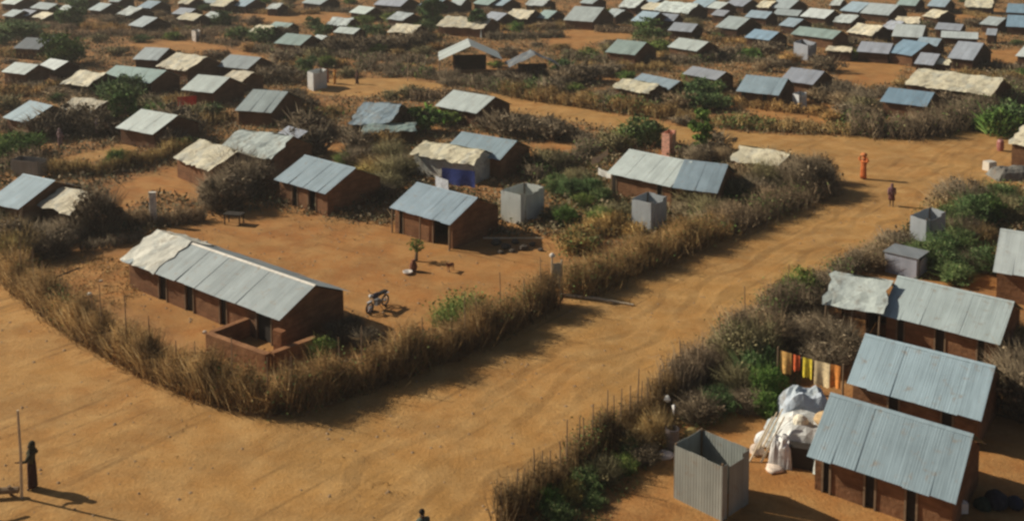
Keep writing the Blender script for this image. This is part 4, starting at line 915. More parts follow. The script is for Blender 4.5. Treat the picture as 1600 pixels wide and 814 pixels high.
cover('weeds', 5200, s_poly([(800, 840), (900, 770), (1050, 640), (1240, 490), (1330, 560), (1220, 620), (1120, 660), (1030, 722), (970, 780), (930, 840)]), 'grass', .09, 7, .22, thr=-3, avoid=False, seed=4)
cover('dry_grass', 5000, s_poly([(20, 430), (130, 525), (320, 616), (430, 642), (520, 612), (480, 560), (330, 545), (230, 480), (130, 420), (60, 400)]), 'brush', .10, 6, .22, thr=-.6, avoid=False, seed=5)
cover('dry_grass', 3600, s_poly([(890, 450), (1290, 290), (1240, 262), (1100, 310), (1040, 320), (860, 352), (900, 390)]), 'scrub', .13, 6, .3, thr=-1.5, avoid=False, seed=6)
cover('weeds', 1500, s_poly([(860, 350), (860, 250), (960, 240), (960, 300), (1060, 310), (1040, 340)]), 'grass', .12, 6, .3, thr=-2, avoid=False, seed=7)
cover('weeds', 2600, s_poly([(1380, 420), (1440, 320), (1600, 300), (1660, 330), (1560, 350), (1560, 430), (1440, 440)]), 'grass', .12, 6, .3, thr=-2, avoid=False, seed=8)
cover('weeds', 2600, s_poly([(440, 640), (760, 525), (860, 466), (862, 440), (700, 505), (600, 545), (470, 590)]), 'scrub', .09, 6, .25, thr=-3, avoid=False, seed=9)
cover('dry_grass', 900, s_poly([(430, 780), (560, 740), (640, 770), (560, 800)]), 'brush', .05, 5, .06, color=(.8, .75, .6), thr=.6, avoid=False, seed=12)
cover('dry_grass', 2600, s_poly([(70, 440), (120, 405), (225, 402), (320, 500), (330, 545), (230, 490), (140, 470)]), 'brush', .10, 6, .22, thr=-1.2, avoid=False, seed=15)
cover('weeds', 420, s_poly([(672, 500), (700, 478), (745, 470), (765, 478), (730, 500), (690, 514)]), 'grass', .12, 8, .75, color=(1.3, 1.4, 1.0), thr=-3, avoid=False, seed=16)
cover('dry_grass', 1500, s_poly(YARDS[0]), 'brush', .07, 5, .08, color=(.8, .75, .65), thr=.9, avoid=False, seed=17)
cover('dry_grass', 2600, s_poly([(-60, 440), (430, 650), (870, 470), (1290, 300), (1480, 300), (1240, 470), (790, 830), (-60, 860)]), 'brush', .06, 4, .05, color=(.75, .7, .6), thr=1.6, avoid=False, seed=18)
# pebbles and clods, a few thousand
def pebbles():
    r = np.random.default_rng(21); out = []
    P = []
    for q, n in ((ROAD_MAIN, 2600),):
        P.append(s_poly([(-60, 440), (430, 650), (870, 470), (1290, 300), (1480, 300), (1240, 470), (790, 830), (-60, 860)])(r, 5200))
    P.append(s_poly(YARDS[0])(r, 2600)); P = np.concatenate(P); m = len(P); S = .014 + .08 * r.random(m) ** 5
    base = np.array([[1, 0, 0], [0, 1, 0], [-1, 0, 0], [0, -1, 0], [0, 0, .8]]); V = base[None] * S[:, None, None] * (.7 + .6 * r.random((m, 5, 1)))
    V[:, :, 0] += P[:, None, 0]; V[:, :, 1] += P[:, None, 1]; V[:, :, 2] += .012
    i = np.arange(m)[:, None] * 5; Fc = np.concatenate([i + [0, 1, 4], i + [1, 2, 4], i + [2, 3, 4], i + [3, 0, 4]], 0)
    o = npobj('pebbles', [(V.reshape(-1, 3), Fc)], M['stone'], None, (.34, .22, .12)); o['kind'] = 'stuff'
pebbles()

# ------------------------------------------------------------------ people
def skinned(name, verts, edges, radii, mat, parent, sub=2, root_i=0):
    me = bpy.data.meshes.new(name); me.from_pydata([tuple(v) for v in verts], edges, []); me.materials.append(mat)
    o = bpy.data.objects.new(name, me); link(o, parent)
    o.modifiers.new('skin', 'SKIN').use_smooth_shade = True
    sv = me.skin_vertices[0].data
    for i, r in enumerate(radii):
        sv[i].radius = (r, r) if not isinstance(r, tuple) else r
        sv[i].use_root = (i == root_i)
    s = o.modifiers.new('sub', 'SUBSURF'); s.levels = sub; s.render_levels = sub
    return o
def person(u, v, face, robe, top, scarf, label, Ht=1.68, pose='stand', near=False, hairc=None):
    """face: heading in degrees, 0 = towards the camera's right"""
    p = at(u, v); root = empty('person', (p.x, p.y, 0), rad(face)); k = Ht / 1.7
    V = []; E = []; R = []
    def a(x, y, z, r, par=None):
        V.append((x * k, y * k, z * k)); R.append((r[0] * k, r[1] * k) if isinstance(r, tuple) else r * k)
        if par is not None: E.append((par, len(V) - 1))
        return len(V) - 1
    pel = a(0, 0, .93, (.15, .11)); wa = a(0, 0, 1.08, (.13, .095), pel); ch = a(0.01, 0, 1.28, (.155, .105), wa); ne = a(0.01, 0, 1.45, .055, ch)
    hd = a(.025, 0, 1.55, .085, ne); cr = a(.015, 0, 1.64, .075, hd); ns = a(.115, 0, 1.57, .016, hd)
    st = .16 if pose == 'walk' else .03
    for s in (-1, 1):
        hp = a(st * .3 * s, .095 * s, .86, .095, pel); kn = a(.02 + st * .8 * s, .10 * s, .48, .062, hp); an = a(-.02 + st * s * 1.3, .10 * s, .09, .04, kn); a(.13 + st * s * 1.3, .11 * s, .035, .035, an)
        sh = a(0.0, .19 * s, 1.38, .065, ch)
        if pose == 'hold' and s == 1: el, wr, ha = (.12, .30, 1.17), (.28, .36, 1.20), (.36, .38, 1.22)
        elif pose == 'carry': el, wr, ha = (.02, .32, 1.5), (.04, .22, 1.72), (.04, .16, 1.78)
        else: el, wr, ha = (-.02 + st * .4 * -s, .25 * s, 1.12), (.08 + st * -s, .25 * s, .90), (.10 + st * -s, .245 * s, .82)
        if pose == 'carry' and s == -1: el, wr, ha = (.02, -.32, 1.5), (.04, -.22, 1.72), (.04, -.16, 1.78)
        e_ = a(*el, .042, sh); w_ = a(*wr, .028, e_); h_ = a(*ha, (.036, .022), w_)
        if near:
            dv = (Vector(ha) - Vector(wr)).normalized(); sd_ = dv.orthogonal().normalized()
            for q in range(4):
                f1 = Vector(ha) + dv * .04 + sd_ * (.024 * (q - 1.5)); f2 = f1 + dv * (.045 + .008 * (1.5 - abs(q - 1.4))) + Vector((.012, 0, 0)); i1 = a(*f1, .0095, h_); a(*f2, .008, i1)
            t1 = Vector(wr) + dv * .03 + sd_ * .045; i1 = a(*t1, .011, h_); a(*(t1 + dv * .03 + sd_ * .02), .009, i1)
    skinned('body', V, E, R, M['skin'], root)
    # clothes
    hem = .10 * k; b = B(); n = 28
    prof = [(.19, hem / k + 0), (.185, .30), (.178, .62), (.17, .90), (.155, 1.05)] if robe[1] == 'long' else [(.22, .48), (.205, .7), (.185, .92), (.165, 1.05)]
    b.lathe([(r_ * k * (1.12 if pose == 'walk' else 1), z_ * k) for r_, z_ in prof], (0, 0, 0), n, .07, sx=.86); b.obj('skirt', M['cloth'], root, robe[0], smooth=True)
    b = B(); b.lathe([(.178 * k, .98 * k), (.17 * k, 1.1 * k), (.2 * k, 1.3 * k), (.215 * k, 1.38 * k), (.12 * k, 1.46 * k), (.062 * k, 1.49 * k)], (0, 0, 0), n, .03, sx=.72); 
    for s in (0, 1):
        sgn = 1 if s else -1; idx = [i for i in range(len(V))]
    b.obj('shirt', M['cloth'], root, top, smooth=True)
    for s in (-1, 1):                                             # sleeves follow the arms
        sh = Vector((0, .19 * s, 1.385)) * k
        if pose == 'carry': el, wr = Vector((.02, .32 * s, 1.5)), Vector((.04, .22 * s, 1.70))
        elif pose == 'hold' and s == 1: el, wr = Vector((.12, .30, 1.17)), Vector((.26, .355, 1.19))
        else: el, wr = Vector((-.02 + st * .4 * -s, .25 * s, 1.12)), Vector((.07 + st * -s * .9, .25 * s, .94))
        B().tube([sh * .97, sh, el * k, wr * k], [.07 * k, .085 * k, .062 * k, .05 * k], 10).obj('sleeve', M['cloth'], root, top, smooth=True)
    if scarf:
        b = B(); b.lathe([(.20 * k, 1.33 * k), (.15 * k, 1.43 * k), (.108 * k, 1.50 * k), (.118 * k, 1.60 * k), (.108 * k, 1.69 * k), (.06 * k, 1.745 * k), (.01, 1.757 * k)], (-.03 * k, 0, 0), 18, .02); b.obj('head_scarf', M['cloth'], root, scarf, smooth=True)
    else:
        b = B(); b.lathe([(.07 * k, 1.60 * k), (.098 * k, 1.64 * k), (.09 * k, 1.70 * k), (.05 * k, 1.745 * k), (.01, 1.755 * k)], (-.008 * k, 0, 0), 14, .02); b.obj('hair', M['cloth'], root, hairc or (.012, .01, .009), smooth=True)
    for s in (-1, 1):
        B().lathe([(.001, -.012), (.012, 0), (.001, .012)], (.103 * k, .034 * s * k, 1.585 * k), 6).obj('eye', M['cloth'], root, (.6, .58, .52))
        B().lathe([(.001, -.02), (.018, 0), (.001, .025)], (.0, .092 * s * k, 1.57 * k), 6).obj('ear', M['skin'], root)
    B().lathe([(.001, -.008), (.022, 0), (.001, .008)], (.103 * k, 0, 1.522 * k), 8).obj('mouth', M['cloth'], root, (.12, .04, .035))
    tag(root, label, 'person'); return root
person(51, 763, 195, ((.055, .022, .016), 'long'), (.06, .055, .03), (.05, .045, .025), 'person in dark brown robe and dark scarf standing by the pale pole, one arm out', pose='hold', near=True, Ht=1.72)
person(660, 876, -60, ((.06, .05, .04), 'long'), (.10, .12, .09), None, 'person with short dark hair in a grey-green shirt at the bottom edge', near=True, pose='walk')
_op = person(1349, 280, 215, ((.50, .13, .035), 'long'), (.58, .16, .045), (.62, .19, .06), 'person in a bright orange robe on the road junction holding a bundle on the head', Ht=1.6, pose='carry')
_op.scale = (1.35, 1.35, 1.05); q = at(1349, 280)
tag(B().lathe([(.08, 0), (.22, .06), (.25, .17), (.16, .27), (.04, .30)], (q.x, q.y, 1.73), 12, .06).obj('bundle', M['cloth'], None, (.62, .22, .08), smooth=True), 'orange-red bundle on the head of the person at the junction', 'bundle')
person(1393, 322, 250, ((.14, .055, .05), 'short'), (.20, .10, .12), (.18, .09, .09), 'smaller person in dull purple clothes walking behind the orange-robed one', Ht=1.55, pose='walk')
person(523, 132, 180, ((.55, .25, .05), 'long'), (.62, .30, .06), (.55, .22, .06), 'person in a yellow-orange robe beside the white roadside latrine', Ht=1.7)
person(512, 130, 0, ((.20, .07, .04), 'long'), (.28, .10, .04), (.25, .09, .04), 'person in a reddish-brown robe left of the yellow-robed one', Ht=1.65)
person(558, 132, 200, ((.10, .05, .04), 'long'), (.14, .07, .05), (.1, .05, .04), 'person in dark brown clothes alone on the far road', Ht=1.65, pose='walk')
person(94, 230, 60, ((.30, .2, .2), 'long'), (.38, .26, .25), (.4, .28, .26), 'person in pale pink clothes on the footpath of the left huts', Ht=1.6, pose='walk')
person(152, 214, 20, ((.3, .2, .17), 'long'), (.3, .22, .2), (.42, .32, .28), 'person in pinkish clothes near the lone white hut', Ht=1.6)
# pale pole and barrier rail at the left
p = at(34, 778)
tag(B().tube([(p.x, p.y, 0), (p.x + .03, p.y, 1.6), (p.x - .02, p.y + .03, 3.2)], [.055, .05, .04], 8).obj('pale_pole', M['palewood']), 'tall pale bare pole standing beside the person in brown', 'pole')
q0, q1 = at(29, 765, .25), at(-90, 772, .25)
br = empty('log_barrier', (q0.x - 1, q0.y, 0))
o_ = Vector((q0.x - 1, q0.y, 0))
B().tube([q0 - o_, q1 - o_], [.11, .13], 9).obj('rail', M['wood'], br)
for t in (.12, .8):
    c = (q0 + (q1 - q0) * t) - o_; B().tube([(c.x, c.y + .12, 0), (c.x, c.y - .02, .42)], .06, 6).obj('support', M['wood'], br)
tag(br, 'thick brown log rail entering from the left edge beside the pale pole', 'barrier')
q = at(-25, 800); tr = empty('pole_frame', (q.x, q.y, 0))  # poles outside the view, there for the shadow they cast into it
B().tube([(-.7, 0, 0), (-.7, 0, 1.6)], .05, 6).obj('post', M['wood'], tr); B().tube([(-.75, .0, 1.25), (.55, .1, .75)], .07, 6).obj('beam', M['wood'], tr)
tag(tr, 'leaning wooden beam on a post just outside the left edge', 'post')

# goat in the yard
p = at(704, 424); gt = empty('goat', (p.x, p.y, 0), rad(235)); gt.scale = (.72, .72, .72)
GV = [(0, 0, .55), (.25, 0, .57), (-.28, 0, .56), (.38, 0, .68), (.47, 0, .80), (.60, 0, .75), (-.38, 0, .60)]
GE = [(0, 1), (0, 2), (1, 3), (3, 4), (4, 5), (2, 6)]; GR = [.14, .125, .12, .07, .055, .03, .02]
for x, s in ((.26, 1), (.26, -1), (-.28, 1), (-.28, -1)):
    i = len(GV); GV += [(x, .09 * s, .45), (x + (.02 if x > 0 else .05), .09 * s, .30), (x + (0 if x > 0 else -.05), .09 * s, .16), (x, .09 * s, .02)]; GE += [(1 if x > 0 else 2, i), (i, i + 1), (i + 1, i + 2), (i + 2, i + 3)]; GR += [.05, .032, .022, .02]
go = skinned('body', GV, GE, GR, plain('goat hair', (.20, .075, .04), .9), gt)
for s in (-1, 1):
    B().tube([(.45, .03 * s, .84), (.42, .05 * s, .93), (.36, .06 * s, .96)], [.014, .010, .004], 5).obj('horn', M['dark'], gt)
    B().tube([(.44, .05 * s, .80), (.42, .12 * s, .78)], [.02, .008], 5).obj('ear', M['dark'], gt)
tag(gt, 'small reddish-brown goat standing in the bare yard right of the sapling', 'goat')

# water jar and basin below the sapling
p = at(646, 424); jr = B().lathe([(.10, 0), (.2, .12), (.24, .3), (.17, .5), (.09, .58), (.12, .66)], (p.x, p.y, 0), 14, .01).obj('water_jar', M['stone'], None, (.20, .08, .045), smooth=True)
tag(jr, 'brown clay jar on the bare ground below the sapling', 'jar')
p = at(637, 428); tag(B().lathe([(.16, 0), (.27, .10), (.29, .16), (.26, .17), (.15, .05)], (p.x, p.y, 0), 14).obj('basin', M['paint'], None, (.68, .62, .55), smooth=True), 'pale round basin beside the clay jar', 'basin')

# motorcycle
def motorcycle(u, v, face, label):
    p = at(u, v); r = empty('motorcycle', (p.x, p.y, 0), rad(face))
    for x, nm in ((-.62, 'wheel'), (.62, 'wheel')):
        b = B(); n = 20; V = []; Fc = []
        for i in range(n):
            a = 2 * math.pi * i / n
            for j in range(8):
                c = 2 * math.pi * j / 8; rr = .26 + .045 * math.cos(c); V.append((x + rr * math.cos(a), .045 * math.sin(c), .31 + rr * math.sin(a)))
        for i in range(n):
            for j in range(8): Fc.append((i * 8 + j, i * 8 + (j + 1) % 8, ((i + 1) % n) * 8 + (j + 1) % 8, ((i + 1) % n) * 8 + j))
        b.add(V, Fc); w_ = b.obj('wheel', M['rubber'], r, smooth=True)
        b = B(); b.lathe([(.05, -.06), (.05, .06)], (x, 0, .31), 8, ax='Y')
        for i in range(8):
            a = math.pi * i / 4; b.tube([(x, 0, .31), (x + .23 * math.cos(a), 0, .31 + .23 * math.sin(a))], .008, 4)
        b.obj('rim', M['paint'], w_, (.4, .4, .4))
    B().tube([(-.62, .06, .31), (-.1, .06, .38), (.1, .04, .75), (-.5, .04, .72), (-.62, .06, .31)], .022, 6).obj('frame', M['paint'], r, (.04, .04, .045))
    B().tube([(.62, .07, .31), (.42, .05, .95)], .022, 6).obj('fork', M['paint'], r, (.45, .45, .45)); B().tube([(.62, -.07, .31), (.42, -.05, .95)], .022, 6).obj('fork', M['paint'], r, (.45, .45, .45))
    B().lathe([(.02, -.28), (.12, -.2), (.15, 0), (.13, .2), (.03, .28)], (.12, 0, .80), 12, ax='X', sx=.9).obj('fuel_tank', M['paint'], r, (.05, .05, .08), smooth=True)
    B().box(-.36, 0, .80, .66, .24, .1, jit=.01).obj('seat', M['rubber'], r)
    B().box(.0, 0, .42, .32, .24, .3, jit=.02).obj('engine', M['paint'], r, (.2, .2, .2))
    B().tube([(.30, .36, 1.05), (.40, .15, 1.0), (.40, -.15, 1.0), (.30, -.36, 1.05)], .016, 6).obj('handlebar', M['dark'], r)
    B().lathe([(.02, -.06), (.09, -.02), (.095, .06)], (.52, 0, .90), 12, ax='X').obj('headlight', M['paint'], r, (.6, .6, .58), smooth=True)
    B().box(-.72, 0, .66, .34, .14, .03).obj('mudguard', M['paint'], r, (.5, .5, .5)); B().box(.62, 0, .64, .36, .12, .025).obj('mudguard', M['paint'], r, (.5, .5, .5))
    B().tube([(-.05, -.13, .3), (-.7, -.15, .32)], [.03, .04], 7).obj('exhaust', M['paint'], r, (.4, .4, .4))
    for s in (-1, 1): B().tube([(.38, .2 * s, 1.0), (.34, .28 * s, 1.16)], .01, 5).obj('mirror', M['dark'], r)
    B().tube([(-.05, .08, .3), (-.12, .3, 0)], .014, 5).obj('side_stand', M['dark'], r)
    tag(r, label, 'motorcycle')
motorcycle(590, 484, 238, 'dark motorcycle parked in the bare yard beside the long mud hut')
p = at(577, 486); tag(B().lathe([(.12, 0), (.19, .1), (.16, .26), (.05, .3)], (p.x, p.y, 0), 12, .08).obj('sack', M['cloth'], None, (.42, .20, .11), smooth=True), 'small reddish sack on the ground beside the motorcycle', 'sack')

# black table near the thorn heap
p = at(366, 350); tb = empty('black_table', (p.x, p.y, 0), rad(-12))
B().box(0, 0, .68, 1.25, .7, .08).obj('table_top', M['dark'], tb)
for x in (-.52, .52):
    for y in (-.28, .28): B().tube([(x, y, 0), (x, y, .64)], .045, 6).obj('leg', M['dark'], tb)
tag(tb, 'black wooden table in front of the dark thorn heap', 'table')

# stones and timber by the white latrine: dark rubble heap
for i, (u, v, s) in enumerate([(775, 382, .34), (790, 388, .30), (805, 380, .26), (818, 390, .30), (832, 384, .22), (800, 394, .2), (782, 396, .2), (845, 392, .18)]):
    p = at(u, v); b = B(); b.lathe([(s * .6, 0), (s, s * .3), (s * .8, s * .8), (s * .2, s)], (p.x, p.y, 0), 9, .12)
    o = b.obj('rock', M['stone'], None, (.10, .08, .06)); tag(o, 'dark rock in the row beside the hut with front posts', 'rock', 'dark rocks beside the hut with front posts')
a_, b2 = at(755, 372, .3), at(850, 372, .28)
tag(B().tube([a_, b2], [.05, .04], 6).obj('timber', M['palewood']), 'pale timber pole lying across the dark rocks', 'pole')
p1, p2 = at(70, 440, .9), at(125, 418, 1.2)
tag(B().tube([p1, p2], [.05, .04], 6).obj('dead_branch', M['dark']), 'dark bare branch leaning across the brush fence', 'branch')
for (u, v, z, c, lab) in [(82, 446, .3, (.7, .65, .6), 'whitish rag caught in the brush below the dark branch'), (158, 440, .2, (.62, .5, .35), 'pale cream stone on the ground behind the brush fence'), (140, 460, .3, (.7, .66, .55), 'small white scrap on the inner side of the brush fence'), (320, 520, .2, (.7, .62, .5), 'small pale stone beside the mud enclosure'), (262, 405, 1.1, (.7, .7, .6), None)][:4]:
    p = at(u, v, z); tag(B().lathe([(.05, -.05), (.13, 0), (.1, .08), (.02, .12)], p, 8, .15).obj('pale_scrap', M['cloth'], None, c), lab, 'scrap')

# ------------------------------------------------------------------ hanging sheets and clothes
def cloth(name, P, Q, drop, col, label, cat, seed=1, nx=9, nz=6, group=None, mat='cloth', slack=0.0):
    """a cloth hung between two top corners"""
    r = random.Random(seed); P = Vector(P); Q = Vector(Q); v = Q - P; n = Vector((-v.y, v.x, 0)).normalized(); V = []; Fc = []
    for i in range(nx + 1):
        for j in range(nz + 1):
            x = P + v * (i / nx); f = j / nz
            w_ = .04 * math.sin(i * 0.8 + seed) * (.3 + f) + r.uniform(-.003, .003)
            V.append(x + n * w_ + Vector((0, 0, -drop * f - slack * math.sin(math.pi * i / nx) + (r.uniform(-.05, .05) if j == nz else 0))))
    V += [Vector(q) + n * .02 for q in V]; m = (nx + 1) * (nz + 1)
    for i in range(nx):
        for j in range(nz):
            q = i * (nz + 1) + j; Fc += [(q, q + nz + 1, q + nz + 2, q + 1), (q + m, q + 1 + m, q + nz + 2 + m, q + nz + 1 + m)]
    b = B().add(V, Fc); o = b.obj(name, M[mat], None, col, smooth=True); tag(o, label, cat, group); return o
L0, L1 = at(1216, 545, 1.75), at(1318, 572, 1.75)
ln = empty('clothes_line', (L0.x, L0.y, 0)); o0 = Vector((L0.x, L0.y, 0))
for e in (L0, L1): B().tube([(e.x - o0.x, e.y - o0.y, 0), (e.x - o0.x, e.y - o0.y, 1.85)], [.045, .035], 6).obj('post', M['wood'], ln)
B().tube([L0 - o0, (L0 + L1) / 2 - o0 - Vector((0, 0, .05)), L1 - o0], .008, 4).obj('line', M['dark'], ln)
tag(ln, 'clothes line on two posts behind the white tarp shelter', 'clothes line')
def lp(t, dz=-.03): return L0 + (L1 - L0) * t + Vector((0, 0, dz - .04 * math.sin(math.pi * t)))
for (a, e, dr, c, lab, s) in [(.03, .21, .95, (.80, .45, .14), 'pale orange cloth at the left end of the clothes line', 1), (.24, .34, .7, (.62, .12, .04), 'red-orange cloth second from the left on the clothes line', 2), (.39, .53, .85, (.78, .60, .06), 'yellow cloth in the middle of the clothes line', 3), (.57, .80, 1.05, (.85, .66, .38), 'wide cream cloth beside the yellow one on the clothes line', 4), (.81, .96, 1.0, (.80, .30, .07), 'deep orange cloth at the right end of the clothes line', 5)]:
    cloth('hanging_cloth', lp(a), lp(e), dr, c, lab, 'cloth', s, group='clothes on the line')
# blue sheet in front of the smooth cream hut
cloth('blue_sheet', at(690, 262, 1.4), at(742, 268, 1.4), 1.2, (.06, .09, .32), 'dark blue plastic sheet hanging in front of the smooth cream hut', 'sheet', 6, nx=12)
cloth('pale_sheet', at(680, 275, 1.1), at(700, 282, 1.1), 1.0, (.55, .58, .62), 'small pale sheet hanging left of the dark blue sheet', 'sheet', 8)
cloth('red_cloth', at(277, 152, 2.0), at(307, 150, 2.0), 0.9, (.78, .06, .04), 'bright red cloth hanging on the fence below a whitish roof', 'cloth', 7)
cloth('cream_rag', at(925, 246, 1.3), at(950, 232, 1.3), .5, (.72, .62, .45), 'cream rag spread on the brush left of the wide pale hut', 'cloth', 9, slack=.2)
cloth('cream_rag', at(935, 262, 1.1), at(955, 268, 1.1), .5, (.70, .68, .62), 'whitish rag hanging at the near corner of the wide pale hut', 'cloth', 10, slack=.1)
cloth('blue_bag', at(1502, 524, .9), at(1548, 534, .9), .5, (.10, .20, .60), 'bright blue plastic bag in the shade under the smooth grey roof', 'bag', 11)

# white tarp shelter with sacks beside the nearest roadside hut
p = at(1238, 728); ts = empty('tarp_shelter', (p.x, p.y, 0), rad(-18)); ts.scale = (1.4, 1.35, 1.15)
def lump(b, x0, x1, y0, y1, z0, z1, seed, amp=.08):
    r = random.Random(seed); V = []; Fc = []; nx, ny = 12, 9
    for i in range(nx + 1):
        for j in range(ny + 1):
            fx, fy = i / nx, j / ny; e = min(1, 4.5 * min(fx, 1 - fx) + .0) * min(1, 4.5 * min(fy, 1 - fy))
            z = z0 + (z1 - z0) * (e ** .35) + amp * e * (math.sin(i * 1.3 + seed) * .6 + math.sin(j * 1.7 + seed * 2) * .6) + r.uniform(-.07, .05)
            V.append((x0 + (x1 - x0) * fx, y0 + (y1 - y0) * fy, max(z0, z)))
    for i in range(nx):
        for j in range(ny):
            q = i * (ny + 1) + j; Fc.append((q, q + ny + 1, q + ny + 2, q + 1))
    b.add(V, Fc)
b = B(); lump(b, -.6, 1.6, .15, 1.9, .0, 1.05, 3); b.obj('cover', M['tarp'], ts, (.74, .74, .70))
b = B(); b.box(.25, .06, .36, .62, .3, .7, jit=.02); b.obj('opening', M['dark'], ts)  # near-black block: shade inside the shelter put in as colour
b = B(); lump(b, -.62, .0, -.25, .5, 0, .8, 5, .05); b.obj('side_cover', M['tarp'], ts, (.78, .76, .72))
b = B(); lump(b, .52, 1.5, -.25, .45, 0, .9, 6, .05); b.obj('side_cover', M['tarp'], ts, (.70, .74, .68))
for (x, y) in ((-.55, .1), (-.75, .3), (-.62, .55), (-.85, .0)):
    B().tube([(x - .25, y - .15, 0), (x + .3, y + .35, 1.35)], [.03, .02], 5).obj('pole', M['palewood'], ts)
tag(ts, 'low shelter of white tarps and leaning poles beside the nearest roadside hut', 'shelter')
LAND.append(('white tarp shelter', (p.x, p.y)))
def local(e, x, y, z=0): 
    x *= e.scale.x; y *= e.scale.y; a = e.rotation_euler.z; return Vector((e.location.x + x * math.cos(a) - y * math.sin(a), e.location.y + x * math.sin(a) + y * math.cos(a), z))
q = local(ts, .85, 1.0, 1.2)
tag(B().lathe([(.10, -.02), (.42, .08), (.46, .2), (.34, .34), (.06, .42)], (q.x, q.y, q.z - .05), 16, .06, sx=1.15).obj('sack', M['cloth'], None, (.55, .38, .20), smooth=True), 'big tan sack lying on top of the white tarp shelter', 'sack')
q = at(1254, 662)
b = B(); lump(b, q.x - 1.0, q.x + 1.2, q.y - .6, q.y + .9, 0, 1.25, 8, .14); tag(b.obj('sheet_heap', M['tarp'], None, (.50, .56, .62)), 'bluish-white plastic sheet heap under the clothes line', 'sheet')
q = local(ts, -.45, -.35)
tag(B().lathe([(.15, 0), (.34, .05), (.26, .13), (.04, .16)], (q.x, q.y, 0), 12, .15).obj('white_rag', M['cloth'], None, (.75, .62, .50), smooth=True), 'crumpled pale rag on the ground in front of the white tarp shelter', 'cloth')
for i, (x, y, z, sc, cl, lab) in enumerate([(-.75, .9, .0, .42, (.70, .70, .68), 'white sack at the far left foot of the white tarp shelter'), (-.5, 1.6, .0, .5, (.45, .50, .50), 'greyish sack behind the white tarp shelter'), (.15, .75, 1.12, .3, (.72, .66, .52), 'small cream bundle on the white tarp shelter, left of the big tan sack'), (-.95, .35, .0, .3, (.55, .45, .36), 'small brownish bundle beside the leaning poles of the white tarp shelter')]):
    q = local(ts, x, y, z); tag(B().lathe([(sc * .7, 0), (sc, sc * .35), (sc * .8, sc * .9), (sc * .35, sc * 1.25), (sc * .1, sc * 1.3)], (q.x, q.y, q.z), 11, .13).obj('bundle', M['cloth'], None, cl), lab, 'bundle')
# barrel and bin by the stick fence
p = at(1050, 700); tag(B().lathe([(.24, 0), (.27, .05), (.27, .35), (.29, .38), (.27, .42), (.27, .8), (.22, .82), (.22, .5)], (p.x, p.y, 0), 18).obj('barrel', M['paint'], None, (.16, .13, .12), smooth=False), 'dark metal barrel behind the nearest latrine by the stick fence', 'barrel')
p = at(1080, 690); tag(B().lathe([(.16, 0), (.26, .15), (.24, .45), (.10, .55)], (p.x, p.y, 0), 14, .08).obj('sack', M['cloth'], None, (.45, .33, .12), smooth=True), 'yellow-brown sack right of the dark barrel', 'sack')
p = at(1040, 712); tag(B().lathe([(.3, 0), (.32, .06), (.25, .12), (.05, .15)], (p.x, p.y, 0), 12, .1).obj('pale_rag', M['cloth'], None, (.55, .46, .42), smooth=True), 'pale pinkish rag on the weeds below the dark barrel', 'cloth')
p = at(1043, 622, 1.45)
tag(B().lathe([(.03, -.16), (.12, -.04), (.07, .08), (.02, .12)], p, 9, .25).obj('white_bag', M['cloth'], None, (.66, .65, .60)), 'white plastic bag caught on top of the stick fence', 'bag')
tag(B().lathe([(.02, -.3), (.04, -.1), (.07, .05), (.02, .1)], at(1053, 636, 1.35), 9, .3).obj('white_bag', M['cloth'], None, (.68, .66, .62), smooth=True), 'torn white plastic strip hanging below the bag on the stick fence', 'bag')
# shaded goods at the right edge and a white can
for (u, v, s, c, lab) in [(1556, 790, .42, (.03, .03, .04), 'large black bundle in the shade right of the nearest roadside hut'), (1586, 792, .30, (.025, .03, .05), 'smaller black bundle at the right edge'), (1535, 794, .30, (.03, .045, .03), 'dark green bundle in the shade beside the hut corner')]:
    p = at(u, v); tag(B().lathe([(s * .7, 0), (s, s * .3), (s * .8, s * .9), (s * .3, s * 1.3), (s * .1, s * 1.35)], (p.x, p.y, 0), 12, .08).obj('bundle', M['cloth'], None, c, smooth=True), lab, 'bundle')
p = at(1505, 806); b = B(); b.box(0, 0, .2, .26, .18, .36, jit=.01); b.tube([(0, 0, .38), (0, 0, .44)], .04, 8)
o = b.obj('jerrycan', M['paint'], None, (.75, .72, .66)); o.location = (p.x, p.y, .12); tag(o, 'white jerrycan at the corner of the nearest roadside hut', 'jerrycan')
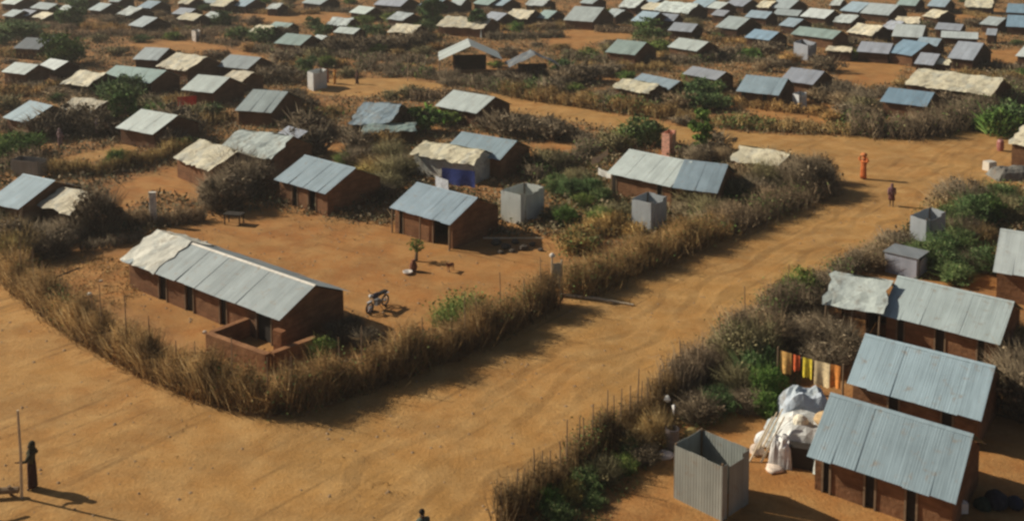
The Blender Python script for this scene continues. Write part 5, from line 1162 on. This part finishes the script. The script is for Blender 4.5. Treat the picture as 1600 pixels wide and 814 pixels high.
# things at the right edge by the junction
p = at(1546, 266); o = B().box(0, 0, .35, .8, .6, .7, jit=.03).obj('crate', M['paint'], None, (.68, .62, .52), loc=(p.x, p.y, 0), rz=.4); tag(o, 'white box standing at the road junction near the right edge', 'box')
p = at(1585, 282); b = B(); lump(b, -2.0, 2.0, -1.2, 1.2, 0, .8, 12, .12); o = b.obj('covered_pile', M['tarp'], None, (.16, .15, .13), loc=(p.x + .6, p.y + .8, 0)); tag(o, 'grey covered pile at the right edge beside the white box', 'pile')
p = at(1563, 236); tag(B().lathe([(.22, 0), (.3, .3), (.28, .8), (.2, .95)], (p.x, p.y, 0), 12, .04).obj('barrel', M['paint'], None, (.35, .14, .12)), 'dull red barrel behind the grey covered pile', 'barrel')
for (u, v) in ((1440, 45), (640, 92)): pass

# ------------------------------------------------------------------ labels worked out from the nearest landmark
ORD = ['nearest', 'second nearest', 'third nearest', 'fourth nearest', 'fifth nearest', 'sixth nearest', 'seventh nearest', 'eighth nearest', 'ninth nearest', 'tenth nearest', 'eleventh nearest', 'twelfth nearest'] 
grp = {}
for o, d, (x, y) in AUTO:
    best = min((n for n in LAND), key=lambda n: (n[1][0] - x) ** 2 + (n[1][1] - y) ** 2)
    dx, dy = x - best[1][0], y - best[1][1]; dist = math.hypot(dx, dy)
    rel = ('right of' if dx > 0 else 'left of') if abs(dx) > abs(dy) else ('behind' if dy > 0 else 'in front of')
    grp.setdefault((d, rel, best[0]), []).append((dist, o))
for (d, rel, nick), lst in grp.items():
    lst.sort(key=lambda t: t[0])
    for i, (_, o) in enumerate(lst):
        if len(lst) == 1: o['label'] = f"{d} {rel} the {nick}"
        else: o['label'] = f"{d} {rel} the {nick}, {ORD[i] if i < len(ORD) else str(i + 1) + 'th nearest'} to it"

# ------------------------------------------------------------------ dusty air
hz = B().box(0, 200, 17, 1200, 700, 36).obj('haze', bpy.data.materials.new('dusty air'))
m = hz.data.materials[0]; m.use_nodes = True; t = m.node_tree; t.nodes.clear()
v = t.nodes.new('ShaderNodeVolumePrincipled'); ou = t.nodes.new('ShaderNodeOutputMaterial')
v.inputs['Color'].default_value = (.90, .86, .78, 1); v.inputs['Density'].default_value = 0.0004; v.inputs['Anisotropy'].default_value = 0.2
t.links.new(v.outputs[0], ou.inputs['Volume']); hz['kind'] = 'stuff'
